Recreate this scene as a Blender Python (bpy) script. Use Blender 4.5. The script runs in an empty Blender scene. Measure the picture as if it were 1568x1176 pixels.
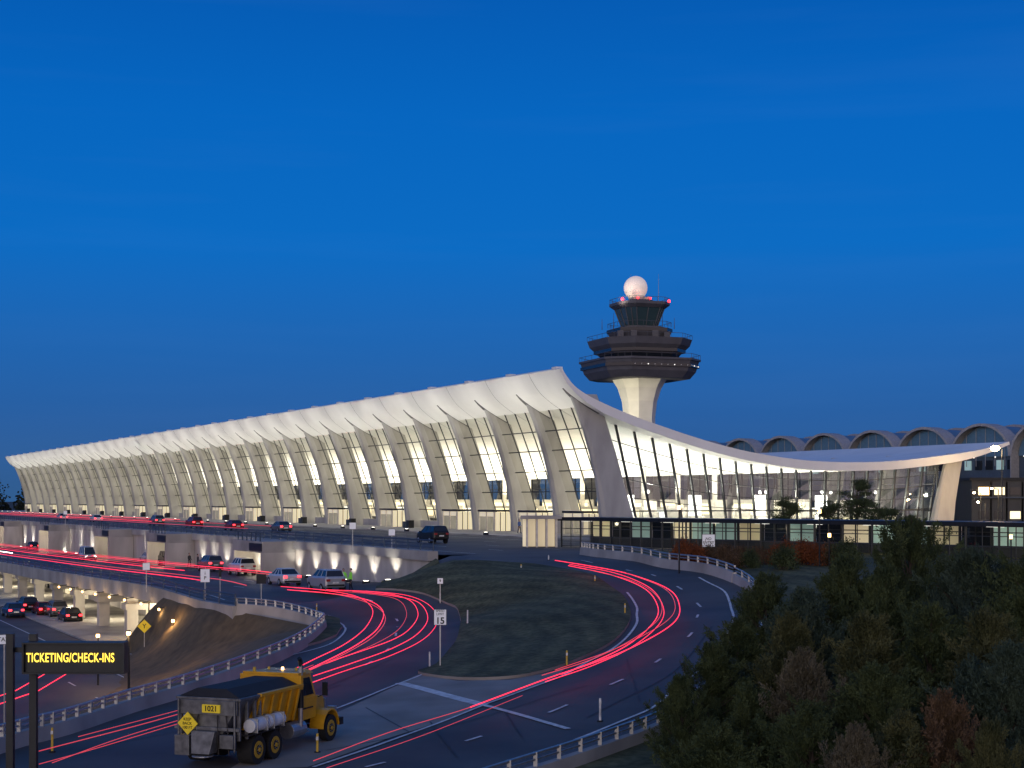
import bpy, math, random
import numpy as np
from mathutils import Vector, Matrix
from mathutils.geometry import delaunay_2d_cdt
random.seed(7); RNG=np.random.default_rng(7)
# ------------------------------------------------------------------ frame of reference
EYE=8.4; F=2374.0; CX=784.0; HY=765.0
SC=bpy.context.scene
UX,UY=-0.4463,0.8949      # along the terminal
VX,VY=0.8949,0.4463       # across the terminal
def UV(u,v): return (UX*u+VX*v, UY*u+VY*v)
# ------------------------------------------------------------------ materials
def mat(name,col,rough=0.6,metal=0.0,emis=None,es=0.0,var=0.15,scale=3.0,bump=0.0,col2=None,detail=6,spec=None,streak=None):
    m=bpy.data.materials.new(name); m.use_nodes=True
    nt=m.node_tree; b=nt.nodes['Principled BSDF']
    b.inputs['Roughness'].default_value=rough; b.inputs['Metallic'].default_value=metal
    if spec is not None: b.inputs['Specular IOR Level'].default_value=spec
    tc=nt.nodes.new('ShaderNodeTexCoord'); n=nt.nodes.new('ShaderNodeTexNoise')
    n.inputs['Scale'].default_value=scale; n.inputs['Detail'].default_value=detail
    if streak:
        mp=nt.nodes.new('ShaderNodeMapping'); mp.inputs['Scale'].default_value=streak
        nt.links.new(tc.outputs['Object'],mp.inputs[0]); nt.links.new(mp.outputs[0],n.inputs['Vector'])
    else: nt.links.new(tc.outputs['Object'],n.inputs['Vector'])
    r=nt.nodes.new('ShaderNodeValToRGB'); c=col; 
    lo=[x*(1-var) for x in c[:3]]+[1]; hi=[min(1,x*(1+var)) for x in c[:3]]+[1]
    if col2: lo=list(c[:3])+[1]; hi=list(col2[:3])+[1]
    r.color_ramp.elements[0].position=.3; r.color_ramp.elements[1].position=.7
    r.color_ramp.elements[0].color=lo; r.color_ramp.elements[1].color=hi
    nt.links.new(n.outputs['Fac'],r.inputs[0]); nt.links.new(r.outputs[0],b.inputs['Base Color'])
    if bump:
        bp=nt.nodes.new('ShaderNodeBump'); bp.inputs['Strength'].default_value=bump
        nt.links.new(n.outputs['Fac'],bp.inputs['Height']); nt.links.new(bp.outputs[0],b.inputs['Normal'])
    if emis: b.inputs['Emission Color'].default_value=(*emis,1); b.inputs['Emission Strength'].default_value=es
    return m
def glassmat(name,tint=(.8,.85,.9),refl=.06,k=.5,rough=.03):
    m=bpy.data.materials.new(name); m.use_nodes=True; nt=m.node_tree; nt.nodes.clear()
    o=nt.nodes.new('ShaderNodeOutputMaterial'); t=nt.nodes.new('ShaderNodeBsdfTransparent'); t.inputs[0].default_value=(*tint,1)
    g=nt.nodes.new('ShaderNodeBsdfGlossy'); g.inputs['Roughness'].default_value=rough
    f=nt.nodes.new('ShaderNodeLayerWeight'); f.inputs[0].default_value=.5
    p=nt.nodes.new('ShaderNodeMath'); p.operation='POWER'; p.inputs[1].default_value=4
    a=nt.nodes.new('ShaderNodeMath'); a.operation='MULTIPLY_ADD'; a.use_clamp=True; a.inputs[1].default_value=k; a.inputs[2].default_value=refl
    mx=nt.nodes.new('ShaderNodeMixShader')
    nt.links.new(f.outputs['Facing'],p.inputs[0]); nt.links.new(p.outputs[0],a.inputs[0]); nt.links.new(a.outputs[0],mx.inputs[0])
    nt.links.new(t.outputs[0],mx.inputs[1]); nt.links.new(g.outputs[0],mx.inputs[2]); nt.links.new(mx.outputs[0],o.inputs[0])
    return m
ASPH=mat('asphalt',(.045,.047,.05),.7,col2=(.105,.104,.102),scale=.16,detail=14,bump=.02,spec=.35)
CONCR=mat('road_concrete',(.2,.185,.16),.8,col2=(.31,.29,.26),scale=.4,detail=12,spec=.3)
DECKC=mat('deck_concrete',(.32,.31,.29),.8,var=.28,scale=.35,detail=10)
WALLC=mat('wall_concrete',(.42,.4,.37),.8,var=.25,scale=.5,detail=10,streak=(1,1,.3))
WHITEC=mat('roof_white',(.78,.78,.75),.6,var=.06,scale=.25,detail=10,streak=(1,1,.3))
COLC=mat('column_concrete',(.37,.37,.355),.75,var=.16,scale=.6,detail=10,streak=(1,1,.35))
DARK=mat('dark_metal',(.02,.023,.028),.45,.5)
SLOT=mat('slot_shade_and_joint',(.1,.1,.1),.7)  # dark tone stands in for shade in the column-head slots; also roof joints
BLACK=mat('black_rubber',(.012,.012,.012),.85)
STEEL=mat('galvanised_steel',(.42,.43,.44),.42,.8,scale=5)
RAILM=mat('painted_rail',(.05,.07,.1),.45,.4)
MULL=mat('mullion',(.05,.055,.06),.4,.5)
PAINTW=mat('paint_white',(.62,.62,.6),.6,var=.3,scale=4)
PAINTY=mat('paint_yellow',(.6,.4,.05),.6,var=.2,scale=4)
SOIL=mat('dry_grass',(.07,.055,.03),.95,col2=(.14,.105,.055),scale=1.1,detail=14,bump=.4)
GROUND=mat('far_ground',(.03,.035,.025),.95,col2=(.05,.05,.04),scale=.02,detail=10)
GLASS=glassmat('window_glass',(.86,.86,.82)); GLASSE=glassmat('end_window_glass',(.72,.79,.84),.17,.6)
GLD=mat('dark_glass',(.015,.02,.03),.08,var=.1)
def emi(name,c,s): return mat(name,(min(c[0],.8),min(c[1],.8),min(c[2],.8)),.5,emis=c,es=s,var=.02)
E_RED=emi('tail_light_red',(1,.03,.04),6); E_WHITE=emi('lamp_white',(1,.93,.8),9); E_WARM=emi('lamp_warm',(1,.6,.22),7)
E_TRAIL=emi('trail_red',(1,.03,.07),2.0); E_TRAIL2=emi('trail_pink',(1,.08,.1),.65); E_AMB=emi('led_amber',(1,.66,.07),2.0)
E_INT=emi('lit_panel',(1,.8,.5),1.5); E_INTW=emi('lit_panel_white',(1,.95,.85),1.4); E_DIM=emi('lit_door',(1,.8,.55),.42); E_TEAL=emi('lit_window_cool',(.55,.85,.78),.16); E_WDIM=emi('lit_window_dim',(1,.8,.5),.22)
def grassmat():
    m=mat('grass',(.055,.062,.03),.95,col2=(.135,.13,.07),scale=3.5,detail=14,bump=.5,spec=.2)
    nt=m.node_tree; b=nt.nodes['Principled BSDF']; r=[n for n in nt.nodes if n.type=='VALTORGB'][0]
    tc=[n for n in nt.nodes if n.type=='TEX_COORD'][0]
    mp=nt.nodes.new('ShaderNodeMapping'); mp.inputs['Location'].default_value=(22,-78,0)
    w=nt.nodes.new('ShaderNodeTexWave'); w.wave_type='RINGS'; w.rings_direction='Z'; w.inputs['Scale'].default_value=.2; w.inputs['Distortion'].default_value=3.5; w.inputs['Detail'].default_value=6; w.inputs['Detail Scale'].default_value=1.5
    nt.links.new(tc.outputs['Object'],mp.inputs[0]); nt.links.new(mp.outputs[0],w.inputs[0])
    r2=nt.nodes.new('ShaderNodeValToRGB'); r2.color_ramp.elements[0].color=(.8,.82,.82,1); r2.color_ramp.elements[1].color=(1.18,1.15,1.1,1)
    n2=nt.nodes.new('ShaderNodeTexNoise'); n2.inputs['Scale'].default_value=.35; n2.inputs['Detail'].default_value=8; nt.links.new(tc.outputs['Object'],n2.inputs['Vector'])
    mp2=nt.nodes.new('ShaderNodeMapRange'); mp2.inputs[1].default_value=.3; mp2.inputs[2].default_value=.7; mp2.inputs[3].default_value=.65; mp2.inputs[4].default_value=1.3; nt.links.new(n2.outputs['Fac'],mp2.inputs[0])
    mx=nt.nodes.new('ShaderNodeMix'); mx.data_type='RGBA'; mx.blend_type='MULTIPLY'; mx.inputs[0].default_value=1
    my=nt.nodes.new('ShaderNodeMix'); my.data_type='RGBA'; my.blend_type='MULTIPLY'; my.inputs[0].default_value=1
    nt.links.new(w.outputs['Fac'],r2.inputs[0]); nt.links.new(r.outputs[0],mx.inputs[6]); nt.links.new(r2.outputs[0],mx.inputs[7])
    nt.links.new(mx.outputs[2],my.inputs[6]); nt.links.new(mp2.outputs[0],my.inputs[7]); nt.links.new(my.outputs[2],b.inputs['Base Color'])
    return m
GRASS=grassmat()
# ------------------------------------------------------------------ mesh builder
class MB:
    def __init__(s,M=None): s.v=[];s.f=[];s.m=[];s.mats=[];s.M=M
    def mi(s,m):
        if m not in s.mats: s.mats.append(m)
        return s.mats.index(m)
    def add(s,vs,fs,m):
        o=len(s.v); s.v+= [tuple(s.M@Vector(p)) if s.M is not None else tuple(p) for p in vs]
        k=s.mi(m)
        for f in fs: s.f.append([i+o for i in f]); s.m.append(k)
    def box(s,x0,x1,y0,y1,z0,z1,m,T=None,tf=None):
        vs=[(x,y,z) for x in(x0,x1) for y in(y0,y1) for z in(z0,z1)]
        if T is not None: vs=[tuple(T@Vector(p)) for p in vs]
        if tf: vs=[tf(*p) for p in vs]
        s.add(vs,[(0,1,3,2),(4,6,7,5),(0,4,5,1),(2,3,7,6),(0,2,6,4),(1,5,7,3)],m)
    def hexa(s,lo,hi,m):
        s.add(list(lo)+list(hi),[(3,2,1,0),(4,5,6,7),(0,1,5,4),(1,2,6,5),(2,3,7,6),(3,0,4,7)],m)
    def cyl(s,a,b,ra,rb,m,n=10):
        a=Vector(a);b=Vector(b);d=(b-a).normalized(); t=Vector((0,0,1)) if abs(d.z)<.9 else Vector((1,0,0))
        x=d.cross(t).normalized(); y=d.cross(x); vs=[]
        for c,r in((a,ra),(b,rb)):
            for i in range(n):
                q=2*math.pi*i/n; vs.append(c+x*math.cos(q)*r+y*math.sin(q)*r)
        fs=[(i,(i+1)%n,n+(i+1)%n,n+i) for i in range(n)]+[tuple(range(n-1,-1,-1)),tuple(range(n,2*n))]
        s.add(vs,fs,m)
    def tube(s,pts,r,m,n=6):
        P=[Vector(p) for p in pts]; vs=[]
        for i,p in enumerate(P):
            d=(P[min(i+1,len(P)-1)]-P[max(i-1,0)]).normalized(); t=Vector((0,0,1)) if abs(d.z)<.95 else Vector((1,0,0))
            x=d.cross(t).normalized(); y=d.cross(x)
            rr=r[i] if isinstance(r,(list,tuple)) else r
            for k in range(n):
                q=2*math.pi*k/n+.4; vs.append(p+x*math.cos(q)*rr+y*math.sin(q)*rr)
        fs=[(i*n+k,i*n+(k+1)%n,(i+1)*n+(k+1)%n,(i+1)*n+k) for i in range(len(P)-1) for k in range(n)]
        fs+=[tuple(range(n-1,-1,-1)),tuple(range((len(P)-1)*n,len(P)*n))]
        s.add(vs,fs,m)
    def prism(s,A,B,m):
        n=len(A); s.add(list(A)+list(B),[tuple(range(n-1,-1,-1)),tuple(range(n,2*n))]+[(i,(i+1)%n,n+(i+1)%n,n+i) for i in range(n)],m)
    def sph(s,c,r,m,n=14,sc=(1,1,1)):
        vs=[];fs=[];h=n//2
        for i in range(h+1):
            a=math.pi*i/h
            for k in range(n):
                q=2*math.pi*k/n; vs.append((c[0]+r*sc[0]*math.sin(a)*math.cos(q),c[1]+r*sc[1]*math.sin(a)*math.sin(q),c[2]+r*sc[2]*math.cos(a)))
        for i in range(h):
            for k in range(n): fs.append((i*n+k,(i+1)*n+k,(i+1)*n+(k+1)%n,i*n+(k+1)%n))
        s.add(vs,fs,m)
    def build(s,name,parent=None,smooth=False,bevel=0):
        me=bpy.data.meshes.new(name); me.from_pydata([tuple(p) for p in s.v],[],s.f)
        for m in s.mats: me.materials.append(m)
        me.polygons.foreach_set('material_index',s.m)
        if smooth: me.polygons.foreach_set('use_smooth',[True]*len(s.f))
        me.update(); o=bpy.data.objects.new(name,me); SC.collection.objects.link(o)
        if parent: o.parent=parent
        if bevel:
            b=o.modifiers.new('bevel','BEVEL'); b.width=bevel; b.segments=2; b.limit_method='ANGLE'
        return o
def empty(name,loc=(0,0,0)):
    e=bpy.data.objects.new(name,None); e.location=loc; SC.collection.objects.link(e); e.empty_display_size=.5; return e
def lamp(kind,name,loc,energy,col,parent=None,size=.2,to=None,spot=None,blend=.6):
    l=bpy.data.lights.new(name,kind); l.energy=energy; l.color=col
    if kind in('POINT','SPOT'): l.shadow_soft_size=size
    if kind=='SPOT': l.spot_size=math.radians(spot or 60); l.spot_blend=blend
    o=bpy.data.objects.new(name,l); SC.collection.objects.link(o); o.location=loc
    if to: o.rotation_euler=(Vector(to)-Vector(loc)).to_track_quat('-Z','Y').to_euler()
    if parent: o.parent=parent
    return o
# ------------------------------------------------------------------ terrain surface
def ray(px,py,z):
    Y=(EYE-z)*F/(py-HY); return ((px-CX)/F*Y,Y)
C=[]
for p in [(450,1150,0),(300,1176,0),(600,1176,0),(740,1165,0),(200,1130,0),(60,1150,0),(900,1130,.15),(1020,1085,.5),(480,1100,.05),
 (600,1060,.25),(700,1070,.3),(850,1060,.6),(740,1030,.6),(640,1030,.4),(420,990,.45),(480,1000,.45),(480,942,.8),(370,937,.8),(560,960,.8),
 (640,940,1.0),(700,950,.95),(690,985,.75),(640,908,1.3),(580,904,1.3),(500,905,1.15),(960,1000,1.2),(1040,930,2.3),(1000,900,3.0),(950,875,3.5),
 (870,1020,.9),(940,985,1.4),(965,945,2.1),(955,915,2.7),(900,885,3.4),(800,865,3.8),(690,862,3.9),(1110,1010,1.2),(1150,950,2.3),(1140,900,3.2),
 (1080,878,3.7),(1000,862,3.95),(900,850,4),(670,853,3.95),(700,900,2.6),(700,930,1.6),(800,950,1.8),(800,900,2.85),(820,1000,1.1),(650,880,2.8),(600,895,1.6)]:
    x,y=ray(*p); C.append((x,y,p[2]))
C+=[(20,123,4),(30,110,4),(24,105,4),(18,98,3.9),(40,120,4),(40,90,3.5),(30,70,2.5),(20,60,1.2),(30,45,.8),(60,60,2),(80,150,4),(60,110,4),(100,100,3.5),
 (100,40,2),(-25,30,0),(10,30,0),(60,25,.5),(8,135,4),(0,126,4),(35,145,4),(17,75,2),(120,180,4),(-25,50,0),(-14,75,.4),(3,45,.05)]
for u,z0,z1 in [(125,.95,1.25),(140,.8,1.0),(170,.4,.5),(200,.1,.1),(250,-.4,-.4),(330,-.9,-.9),(450,-1,-1),(640,-1,-1)]:
    for v,z in((30.5,z0),(40,(z0+z1)/2),(49.5,z1)):
        x,y=UV(u,v); C.append((x,y,z))
C=np.array(C); PN=len(C)
def kern(r): return np.where(r>1e-9,r*r*np.log(r+1e-12),0)
D=np.hypot(C[:,None,0]-C[None,:,0],C[:,None,1]-C[None,:,1])/50
A=np.zeros((PN+3,PN+3)); A[:PN,:PN]=kern(D)+np.eye(PN)*1e-3; Pm=np.c_[np.ones(PN),C[:,:2]/50]; A[:PN,PN:]=Pm; A[PN:,:PN]=Pm.T
W=np.linalg.solve(A,np.r_[C[:,2],0,0,0])
def G(x,y):
    x=np.atleast_1d(np.asarray(x,float)); y=np.atleast_1d(np.asarray(y,float))
    r=np.hypot(x[:,None]-C[None,:,0],y[:,None]-C[None,:,1])/50
    z=kern(r)@W[:PN]+W[PN]+W[PN+1]*x/50+W[PN+2]*y/50
    z=np.clip(z,-1.1,4.0)
    u=UX*x+UY*y; v=VX*x+VY*y
    ss=lambda t:np.clip(t,0,1)**2*(3-2*np.clip(t,0,1))
    w=ss((u-101)/12)*ss((v-49)/5); return z*(1-w)+4*w
def g(x,y): return float(G(x,y)[0])
def site(px,py,h=0.0):
    Y=np.linspace(32,420,3000); X=(px-CX)/F*Y; Z=EYE-(py-HY)/F*Y
    d=Z-(G(X,Y)+h); i=int(np.argmax(d<0)) if (d<0).any() else len(Y)-1
    return (X[i],Y[i],Z[i])
def cat(pts,n=8,closed=False):
    P=[Vector(p) for p in pts]; out=[]; N=len(P); R=range(N if closed else N-1)
    for i in R:
        a=P[(i-1)%N] if closed or i>0 else P[0]*2-P[1]; b=P[i];c=P[(i+1)%N]; d=P[(i+2)%N] if closed or i<N-2 else P[-1]*2-P[-2]
        for k in range(n):
            t=k/n; out.append(.5*((2*b)+(c-a)*t+(2*a-5*b+4*c-d)*t*t+(3*b-a-3*c+d)*t**3))
    if not closed: out.append(P[-1])
    return out
def inside(px,py,poly):
    c=np.zeros(len(px),bool); n=len(poly)
    for i in range(n):
        x0,y0=poly[i];x1,y1=poly[(i+1)%n]
        if y0==y1: continue
        t=((y0>py)!=(y1>py))&(px<(x1-x0)*(py-y0)/(y1-y0)+x0); c^=t
    return c
def drape(name,poly,zoff,m,step=1.5,skirt=0,parent=None,fn=None):
    fn=fn or G
    B=[]
    for i in range(len(poly)):
        a=poly[i];b=poly[(i+1)%len(poly)]; L=math.hypot(b[0]-a[0],b[1]-a[1]); n=max(1,int(L/step))
        for k in range(n): B.append((a[0]+(b[0]-a[0])*k/n,a[1]+(b[1]-a[1])*k/n))
    xs=[p[0] for p in B]; ys=[p[1] for p in B]
    gx,gy=np.meshgrid(np.arange(min(xs)+step/2,max(xs),step),np.arange(min(ys)+step/2,max(ys),step)); gx=gx.ravel();gy=gy.ravel()
    k=inside(gx,gy,poly); 
    V=[Vector(p) for p in B]+[Vector((a,b)) for a,b in zip(gx[k],gy[k])]
    r=delaunay_2d_cdt(V,[],[list(range(len(B)))],1,1e-5)
    vo=r[0]; z=fn([p.x for p in vo],[p.y for p in vo])+zoff
    mb=MB(); vs=[(p.x,p.y,float(zz)) for p,zz in zip(vo,z)]
    fs=[]
    for f in r[2]:
        a,b,c=[vo[i] for i in f[:3]]
        fs.append(tuple(f) if (b-a).cross(c-a)>0 else tuple(reversed(f)))
    mb.add(vs,fs,m)
    if skirt:
        zb=fn([p[0] for p in B],[p[1] for p in B])+zoff; n=len(B)
        mb.add([(p[0],p[1],float(q)) for p,q in zip(B,zb)]+[(p[0],p[1],float(q)-skirt) for p,q in zip(B,zb)],[(i,(i+1)%n,n+(i+1)%n,n+i) for i in range(n)],CONCR)
    return mb.build(name,parent,smooth=True)
def strip(mb,pts,w,zoff,m,fn=None):
    fn=fn or G
    P=[Vector((p[0],p[1])) for p in pts]; L=[];R=[]
    for i,p in enumerate(P):
        d=(P[min(i+1,len(P)-1)]-P[max(i-1,0)]); d=d.normalized() if d.length>0 else Vector((0,1)); nn=Vector((-d.y,d.x))*w/2
        L.append(p+nn);R.append(p-nn)
    zl=fn([p.x for p in L],[p.y for p in L])+zoff; zr=fn([p.x for p in R],[p.y for p in R])+zoff
    vs=[(p.x,p.y,float(z)) for p,z in zip(L,zl)]+[(p.x,p.y,float(z)) for p,z in zip(R,zr)]; n=len(P)
    mb.add(vs,[(i+1,i,n+i,n+i+1) for i in range(n-1)],m)
def resamp(pts,step):
    P=[Vector((p[0],p[1])) for p in pts]; out=[P[0]]
    for a,b in zip(P,P[1:]):
        n=max(1,int((b-a).length/step)); out+=[a.lerp(b,(k+1)/n) for k in range(n)]
    return out
# ------------------------------------------------------------------ ground, roads
mb=MB(); mb.add([(-6000,-500,-4.02),(6000,-500,-4.02),(6000,9000,-4.02),(-6000,9000,-4.02)],[(0,1,2,3)],GROUND); mb.build('ground')
GUARD=[(-20,25),(-18.2,42),(-17,51.7),(-16,55.4),(-15,60.8),(-13.5,66.5),(-11.8,75.5),(-11.2,84),(-11.2,92),(-12.3,97.5),(-15,102),(-18.8,106)]
GUARDS=[(p.x,p.y) for p in cat([(a,b,0) for a,b in GUARD],5)]
corner=UV(113,49.5)
polyA=[(-20,25),(150,25),(160,110),UV(113,170),corner,UV(250,49.5),UV(640,49.5),UV(640,30.5),UV(250,30.5)]+GUARDS[::-1][:-1]
drape('road',polyA,0,ASPH,1.6)
OUT=[(-5.5,34),(-.9,43),(2.8,49.5),(5.6,54.5),(9,63.5),(12.0,74),(13.8,85),(13.5,94),(11.6,102),(9.2,110),(6.6,119),(5.6,124)]
OUTS=[(p.x,p.y) for p in cat([(a,b,0) for a,b in OUT],5)]
drape('grass_verge',OUTS+[UV(112.5,75),UV(112.5,165),(155,110),(148,27),(-5,27)],.12,GRASS,2.5)
INP=[(575,904),(610,905),(650,912),(685,926),(704,945),(703,968),(690,995),(668,1020),(640,1032),(700,1041),(780,1040),(840,1028),(890,1010),(935,987),(960,962),(966,940),(955,915),(925,893),(880,876),(820,866),(760,862),(700,861)]
ISL=[site(*p)[:2] for p in INP]
ISLS=[(p.x,p.y) for p in cat([(a,b,0) for a,b in ISL],4)]+[UV(113.5,49.4),UV(118,49.4),UV(124,49.4)]
drape('grass_island',ISLS,.13,GRASS,1.3,skirt=.16)
NIP=[(418,1000),(440,985),(470,968),(486,950),(500,945),(520,950),(524,962),(515,975),(490,985),(450,995)]
drape('grass_island',[site(*p)[:2] for p in NIP],.13,GRASS,1.0,skirt=.16)
gore=[site(*p)[:2] for p in [(640,1034),(700,1043),(780,1042),(845,1030),(868,1022),(850,1040),(760,1075),(740,1081),(612,1047)]]
drape('concrete_gore',gore,.02,CONCR,1.5)
gore2=[site(*p)[:2] for p in [(612,1049),(740,1083),(600,1130),(470,1176),(350,1180),(430,1130),(520,1090)]]
drape('concrete_gore',gore2,.02,CONCR,1.5)
mk=MB()
def line(pts,w=.13,m=PAINTW,dash=None,zo=.035):
    P=resamp([site(*p)[:2] for p in pts],.8) if dash is None else resamp([site(*p)[:2] for p in pts],.5)
    P=[Vector((p[0],p[1])) for p in cat([(q.x,q.y,0) for q in P[::4]]+[(P[-1].x,P[-1].y,0)],4)]
    if dash is None: strip(mk,P,w,zo,m)
    else:
        L=0;cur=[]
        for a,b in zip(P,P[1:]):
            L+=(b-a).length
            if (L%dash[1])<dash[0]: cur.append(a)
            else:
                if len(cur)>1: strip(mk,cur,w,zo,m)
                cur=[]
line([(440,1110),(520,1085),(612,1047),(665,1026),(700,995),(716,965),(712,940),(690,920),(650,907)])
line([(612,1047),(740,1081)],.5); line([(740,1081),(870,1118)],.25); line([(740,1081),(850,1042),(905,1012),(955,985),(975,955),(975,930),(960,908)])
line([(480,1176),(620,1128),(740,1081)],.13)
line([(560,1176),(700,1140),(860,1085),(980,1030),(1060,970),(1075,930),(1040,900),(960,873),(880,858)],.13,PAINTW,(1.8,6))
line([(480,1045),(560,1020),(605,985),(610,950),(580,925),(530,915)],.13,PAINTW,(1.8,6))
line([(880,1135),(1000,1085),(1090,1010),(1125,950),(1115,910),(1070,885)],.13)
line([(430,1008),(500,990),(530,970),(524,950),(494,942)],.12)
TAR=mat('tar_joint',(.018,.018,.02),.6)
for pts in [[(300,1120),(480,1060),(600,1010)],[(500,1150),(700,1110),(900,1050)],[(120,1150),(330,1110),(520,1050)],[(900,1100),(1020,1040),(1090,960)],[(980,1075),(960,1010)],[(640,1130),(560,1085)],[(420,1080),(380,1045)],[(700,1160),(660,1108)],[(800,1130),(770,1085)]]: line(pts,.05,TAR,None,.03)
for v in (33,): strip(mk,[Vector(UV(u,v)) for u in range(115,520,3)],.14,.03,PAINTW)
for v in (37.5,42):
    for u in range(125,500,12): strip(mk,[Vector(UV(u,v)),Vector(UV(u+3,v))],.15,.03,PAINTW)
flat4=lambda x,y: np.full(len(np.atleast_1d(x)),4.0)
for v in (53.5,): strip(mk,[Vector(UV(u,v)) for u in range(114,520,5)],.15,.02,PAINTW,flat4)
for v in (59,64.5,70):
    for u in range(120,500,12): strip(mk,[Vector(UV(u,v)),Vector(UV(u+3,v))],.15,.02,PAINTW,flat4)
strip(mk,[Vector(UV(u,76)) for u in range(125,520,5)],.15,.02,PAINTW,flat4)
mk.build('road_marking')
mb=MB(); q=[UV(113,49.5),UV(640,49.5),UV(640,300),UV(113,300)]
mb.add([(*p,4.0) for p in q],[(3,2,1,0)],ASPH); mb.build('upper_road')
mb=MB(); mb.prism([(*UV(128,80.5),4.005),(*UV(640,80.5),4.005),(*UV(640,150),4.005),(*UV(128,150),4.005)],[(*UV(128,80.5),4.15),(*UV(640,80.5),4.15),(*UV(640,150),4.15),(*UV(128,150),4.15)],DECKC); mb.build('pavement')
tw=lambda u,v,z:(*UV(u,v),z)
mb=MB(); 
us=list(range(113,640,6))
for a in us: mb.box(a,a+5.93,49.05,49.45,-1.4,3.55,WALLC,tf=tw)
mb.box(112.6,640,48.7,49.6,3.55,4.32,DECKC,tf=tw)
for a in us: mb.box(a-.06,a+.02,49.1,49.4,-1.4,3.55,DARK,tf=tw)
mb.build('retaining_wall')
def railing(name,pts,h0,h,fn,m=RAILM,post=2.4,bars=3,pr=.05):
    P=resamp(pts,post); mb=MB(); Z=fn([p.x for p in P],[p.y for p in P])
    Q=[Vector((p.x,p.y,float(z)+h0)) for p,z in zip(P,Z)]
    for q in Q: mb.cyl(q,q+Vector((0,0,h)),pr,pr*.8,m,5)
    for k in range(bars):
        hh=h*(k+1)/bars; mb.tube([q+Vector((0,0,hh)) for q in Q],.045 if k<bars-1 else .07,m,5)
    return mb.build(name)
railing('railing',[UV(112.6,49.2),UV(600,49.2)],.32,.85,flat4,post=2.6)
md=empty('elevated_road_deck')
mb=MB()
P=[Vector(UV(u,30.5)) for u in range(103,640,4)]
Z=G([p.x for p in P],[p.y for p in P])
for i in range(len(P)-1):
    a,b=103+4*i,107+4*i; za,zb=float(Z[i]),float(Z[i+1])
    mb.hexa([tw(a,30.1,za-.9),tw(b,30.1,zb-.9),tw(b,30.6,zb-.9),tw(a,30.6,za-.9)],[tw(a,30.1,za+.35),tw(b,30.1,zb+.35),tw(b,30.6,zb+.35),tw(a,30.6,za+.35)],DECKC)
    mb.add([tw(a,30.6,za-.6),tw(b,30.6,zb-.6),tw(b,49,zb-.6),tw(a,49,za-.6)],[(0,1,2,3)],WALLC)
mb.build('deck_slab',md)
mb=MB()
for u in range(128,540,12):
    mb.box(u,u+1.1,31.2,32.2,-4,-.2 if u<200 else -.9,WALLC,tf=tw); mb.box(u-.4,u+1.5,31,38,-1.5,-.95,WALLC,tf=tw)
mb.box(118,550,38.5,39,-4,-.5,WALLC,tf=tw)
for u in range(134,540,12):
    mb.box(u,u+5,38.3,38.48,-3.9,-1.6,E_DIM if (u//12)%3 else GLD,tf=tw); mb.box(u-.2,u+5.2,38.2,38.3,-1.6,-1.4,DARK,tf=tw); mb.box(u+2.4,u+2.6,38.2,38.29,-3.9,-1.6,DARK,tf=tw)
mb.build('lower_arcade',md)
mb=MB()
for u in range(120,165,6):
    x,y=UV(u,29.2); zz=g(*UV(u,30.5))-1.0
    mb.cyl((*UV(u,30.0),zz+.2),(x,y,zz+.1),.04,.04,DARK,5); mb.sph((x,y,zz),.11,E_WARM,8)
    lamp('POINT','arcade_light',(x,y,zz-.3),55 if u>125 else 25,(1,.62,.28),md,.15)
mb.build('arcade_lamps',md)
for u in range(138,400,22): lamp('POINT','arcade_ceiling_light',(*UV(u,34),-1.9),650,(1,.85,.6),md,.3)
railing('railing',[UV(u,30.3) for u in range(103,600,4)],.35,.8,G,post=2.6)
mb=MB()
mb.add([(*UV(0,10),-4.0),(*UV(0,28),-4.0),(*UV(560,28),-4.0),(*UV(560,8),-4.0)],[(0,1,2,3)],ASPH)
mb.add([(-70,20,-3.99),(-33,20,-3.99),(-27,80,-3.99),(-25,100,-3.99),(-33,135,-3.99),(-60,160,-3.99)],[(0,1,2,3,4,5)],ASPH)
mb.build('lower_road')
mb=MB()
flm=lambda x,y: np.full(len(np.atleast_1d(x)),-4.0)
for v in(13.5,20): 
    for u in range(60,500,9): strip(mb,[Vector(UV(u,v)),Vector(UV(u+2.5,v))],.14,.03,PAINTW,flm)
strip(mb,[Vector(UV(u,24)) for u in range(60,500,9)],.14,.03,PAINTW,flm)
mb.build('lower_road_marking')
mb=MB(); mb.prism([tw(116,27,-3.98),tw(550,27,-3.98),tw(550,38.5,-3.98),tw(116,38.5,-3.98)],[tw(116,27,-3.83),tw(550,27,-3.83),tw(550,38.5,-3.83),tw(116,38.5,-3.83)],DECKC); mb.build('lower_pavement')
tops=[(-20,25),(-18.2,42),(-17,51.7),(-16,55.4),(-15,60.8),(-13.5,66.5),(-11.8,75.5),(-11.2,84),(-11.4,92),(-12.6,97.5),(-18.8,106),UV(112,30.3),UV(122,30.3)]
bots=[(-36,25),(-34,42),(-31.5,53),(-30.5,60),(-29,68),(-27.5,76),(-26.5,86),(-26,94),(-26.5,103),(-28,110),(-30,118),(-31,124),UV(127,27)]
T3=cat([(a,b,g(a,b)-.05) for a,b in tops],4); B3=cat([(a,b,-4.05) for a,b in bots],4)
mb=MB(); NS=10; vs=[]
for i,(a,b) in enumerate(zip(T3,B3)):
    for k in range(NS+1):
        t=k/NS; p=a.lerp(b,t); e=t*t*(3-2*t)*.6+t*.4; z=a.z+(b.z-a.z)*e
        vs.append((p.x,p.y,z+(random.uniform(-.12,.12) if 0<k<NS else 0)))
mb.add(vs,[(i*(NS+1)+k,(i+1)*(NS+1)+k,(i+1)*(NS+1)+k+1,i*(NS+1)+k+1) for i in range(len(T3)-1) for k in range(NS)],SOIL)
mb.build('grass_embankment',smooth=True)
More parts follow.
